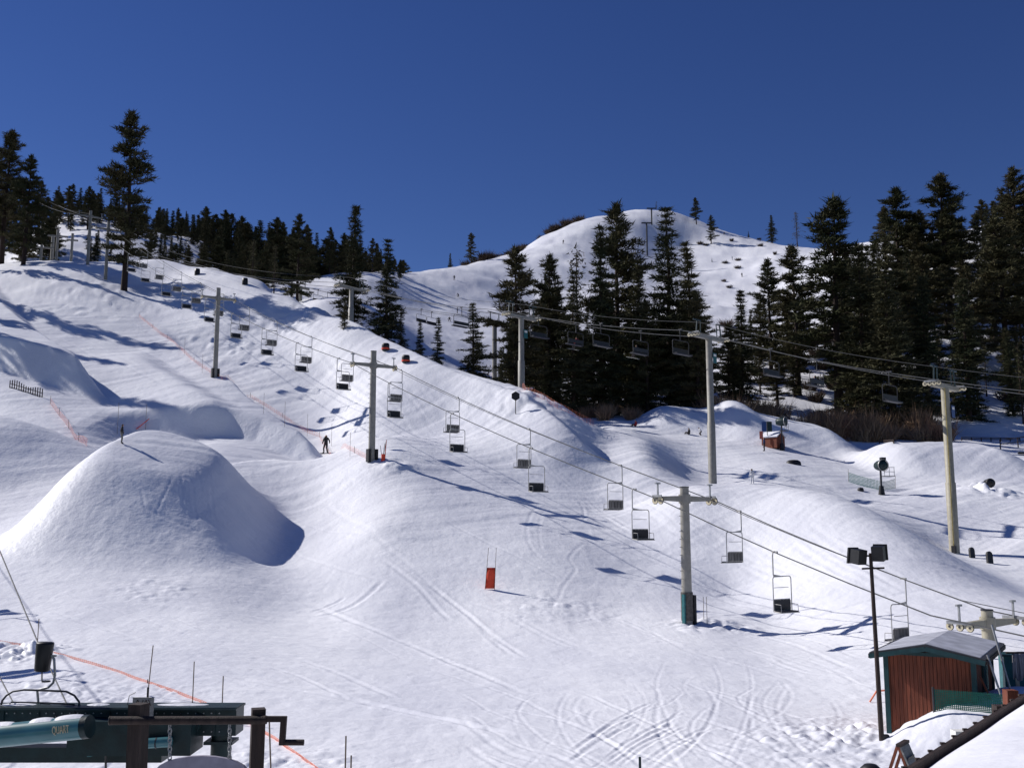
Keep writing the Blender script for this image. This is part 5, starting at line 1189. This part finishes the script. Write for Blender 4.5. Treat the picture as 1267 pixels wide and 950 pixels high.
# hoop guard on the beam, wires
hp = [T(0, 877), T(3, 866)] + [T(8, 860), T(16, 855), T(30, 853), T(60, 854), T(82, 855), T(92, 860), T(98, 868), T(98, 877)]
MB().tube(hp, .018, 6).build('hoop_guard', M['darksteel'], e)
MB().tube([T(8, 876), T(14, 868), T(60, 869), T(92, 871), T(96, 876)], .012, 5).build('hoop_guard', M['darksteel'], e)
for wpts in ([T(48, 876), T(50, 870), T(62, 871)], [T(135, 875), T(148, 884), T(158, 870), T(160, 860), T(168, 856)], [T(64, 874), T(67, 884), T(70, 888, D - .6)]): MB().tube(wpts, .006, 4).build('wire', M['black'], e)
MB().tube([T(131, 925, D - .4), T(131, 960, D - .4)], .02, 5).build('drain_pipe', M['darksteel'], e)
# cable from the terminal to a mast outside the left border
tag(MB().tube([P(88, 882, 18), P(45, 790, 19.8), P(0, 682, 22), P(-40, 590, 24)], .014, 6).build('stay_cable', M['rope']), 'taut steel stay cable rising from the green terminal', 'cable')
tag(MB().tube([P(16, 868, 18), P(0, 838, 18.6), P(-40, 762, 20)], .012, 6).build('stay_cable', M['rope']), 'short stay cable above the hoop guard at the terminal end', 'cable')
mp_ = P(-44, 585, 24.2); tag(MB().tube([(mp_.x, mp_.y, hz(mp_.x, mp_.y) - .3), mp_ + Vector((0, 0, .4))], .12, 8).build('cable_mast', M['tower']), 'steel mast holding the stay cables of the green terminal', 'mast')
# black canister lamp on a curved bracket
e = thing('canister_lamp', 'black canister lamp on a curved bracket above the terminal', 'lamp', P(70, 876, 18.2)); O2 = Vector(e.location)
def T2(px, py, d=18.2): return P(px, py, d) - O2
cn = MB().lathe([(0, .25), (.145, .245), (.15, .22), (.128, -.235), (.11, -.25), (0, -.25)], 18).build('canister', M['black'], e); cn.location = T2(54, 812); cn.rotation_euler = (0, .06, 0)
MB().tube([T2(64, 811), T2(67, 815), T2(68, 835), T2(66, 844), T2(60, 850), T2(52, 852), T2(46, 853), T2(48, 876)], .022, 7).build('bracket', M['steel'], e)
MB().tube([T2(52, 828), T2(52, 842)], .012, 5).build('pull_rod', M['darksteel'], e); MB().disc(T2(57, 842.5), (0, 0, 1), .075, .02, 10).build('drip_plate', M['black'], e)
MB().box(T2(66.5, 811), (.09, .05, .03)).build('bracket_clip', M['steel'], e)
# grey notice board on the beam
e = thing('notice_board', 'small grey notice board with faint marks above the green beam', 'sign', P(177, 876, 17.2)); O3 = Vector(e.location); s3 = 17.2 / F
MB().box((0, 0, -.01), (25 * s3, .03, 27 * s3)).build('board', M['signgrey'], e)
MB().tube([(.05, .05, 0), (.05, .05, 24 * s3)], .018, 6).build('post', M['black'], e)
for k, (x, l) in enumerate(((-8, 7), (-5, -6), (-1, 6), (2, 7), (5, -5), (8, -8))): MB().bar((x * s3 - l * s3 * .2, -.018, 3 * s3), (x * s3 + l * s3 * .2, -.018, 10 * s3), .012, .004, (0, 1, 0)).build('stroke', M['brownwood'], e)

# ------------------------------------------------------------------ wooden crank frame with hanging sign
D = 14.0; s4 = D / F; e = thing('crank_frame', 'dark timber frame with roller and crank handle, like a well winch', 'frame', (P(246, 900, D).x, D, hz(P(246, 900, D).x, D))); O4 = Vector(e.location)
def T4(px, py, d=D): return P(px, py, d) - O4
for px, top, w_, rz in ((172, 870, 21, .35), (320, 876, 19, -.35)):
    a = T4(px, top); ln = .05 if px < 200 else -.02
    MB().bar(Vector((a.x - (-ln), a.y, -.3)), a, w_ * s4 * .82, w_ * s4 * .82, (math.sin(rz), math.cos(rz), 0)).build('post', M['brownwood'], e)
MB().tube([T4(137, 891, D - .12), T4(300, 890.5, D - .12), T4(330, 890, D - .12)], 5 * s4, 12).build('roller', M['brownwood'], e); MB().disc(T4(136, 891, D - .12), (1, 0, 0), 5.2 * s4, .01, 12).build('roller_end', M['greywood'], e)
MB().bar(T4(328, 889, D - .12), T4(354, 889, D - .12), .07).bar(T4(351.5, 886, D - .12), T4(349, 921, D - .12), .075).tube([T4(346, 918, D - .12), T4(376, 918, D - .12)], .04, 8).build('crank_handle', M['brownwood'], e)
sg = thing('hanging_sign', 'pale round topped board hanging on chains from the crank frame', 'sign', P(250, 940, D - .12)); O5 = Vector(sg.location)
pr = [(-.62, -1.0), (-.62, -.16)] + [(.62 * math.sin(R(a)), -.16 + .22 * math.cos(R(a))) for a in range(-80, 81, 16)] + [(.62, -.16), (.62, -1.0)]; k = len(pr)
MB().add([(x, -.03, z) for x, z in pr] + [(x, .03, z) for x, z in pr], [tuple(range(k)), tuple(reversed(range(k, 2 * k)))] + [(i, i + k, (i + 1) % k + k, (i + 1) % k) for i in range(k)]).build('board', mat('pale_lilac_board', (.30, .28, .34), .7, noise=.12), sg)
for px in (210, 284):
    for i in range(9):
        z = 898 + i * 5.6; q = P(px, z, D - .12) - O5; lk = MB(); t = .018
        ring = [q + Vector((math.cos(a) * (.022 if i % 2 else .006), math.sin(a) * (.006 if i % 2 else .022) * 0 + (0 if i % 2 else math.cos(a) * .02), math.sin(a) * .042)) for a in [2 * math.pi * j / 10 for j in range(11)]]
        lk.tube(ring, .0085, 5, cap=False).build('chain_link', M['steel'], sg)
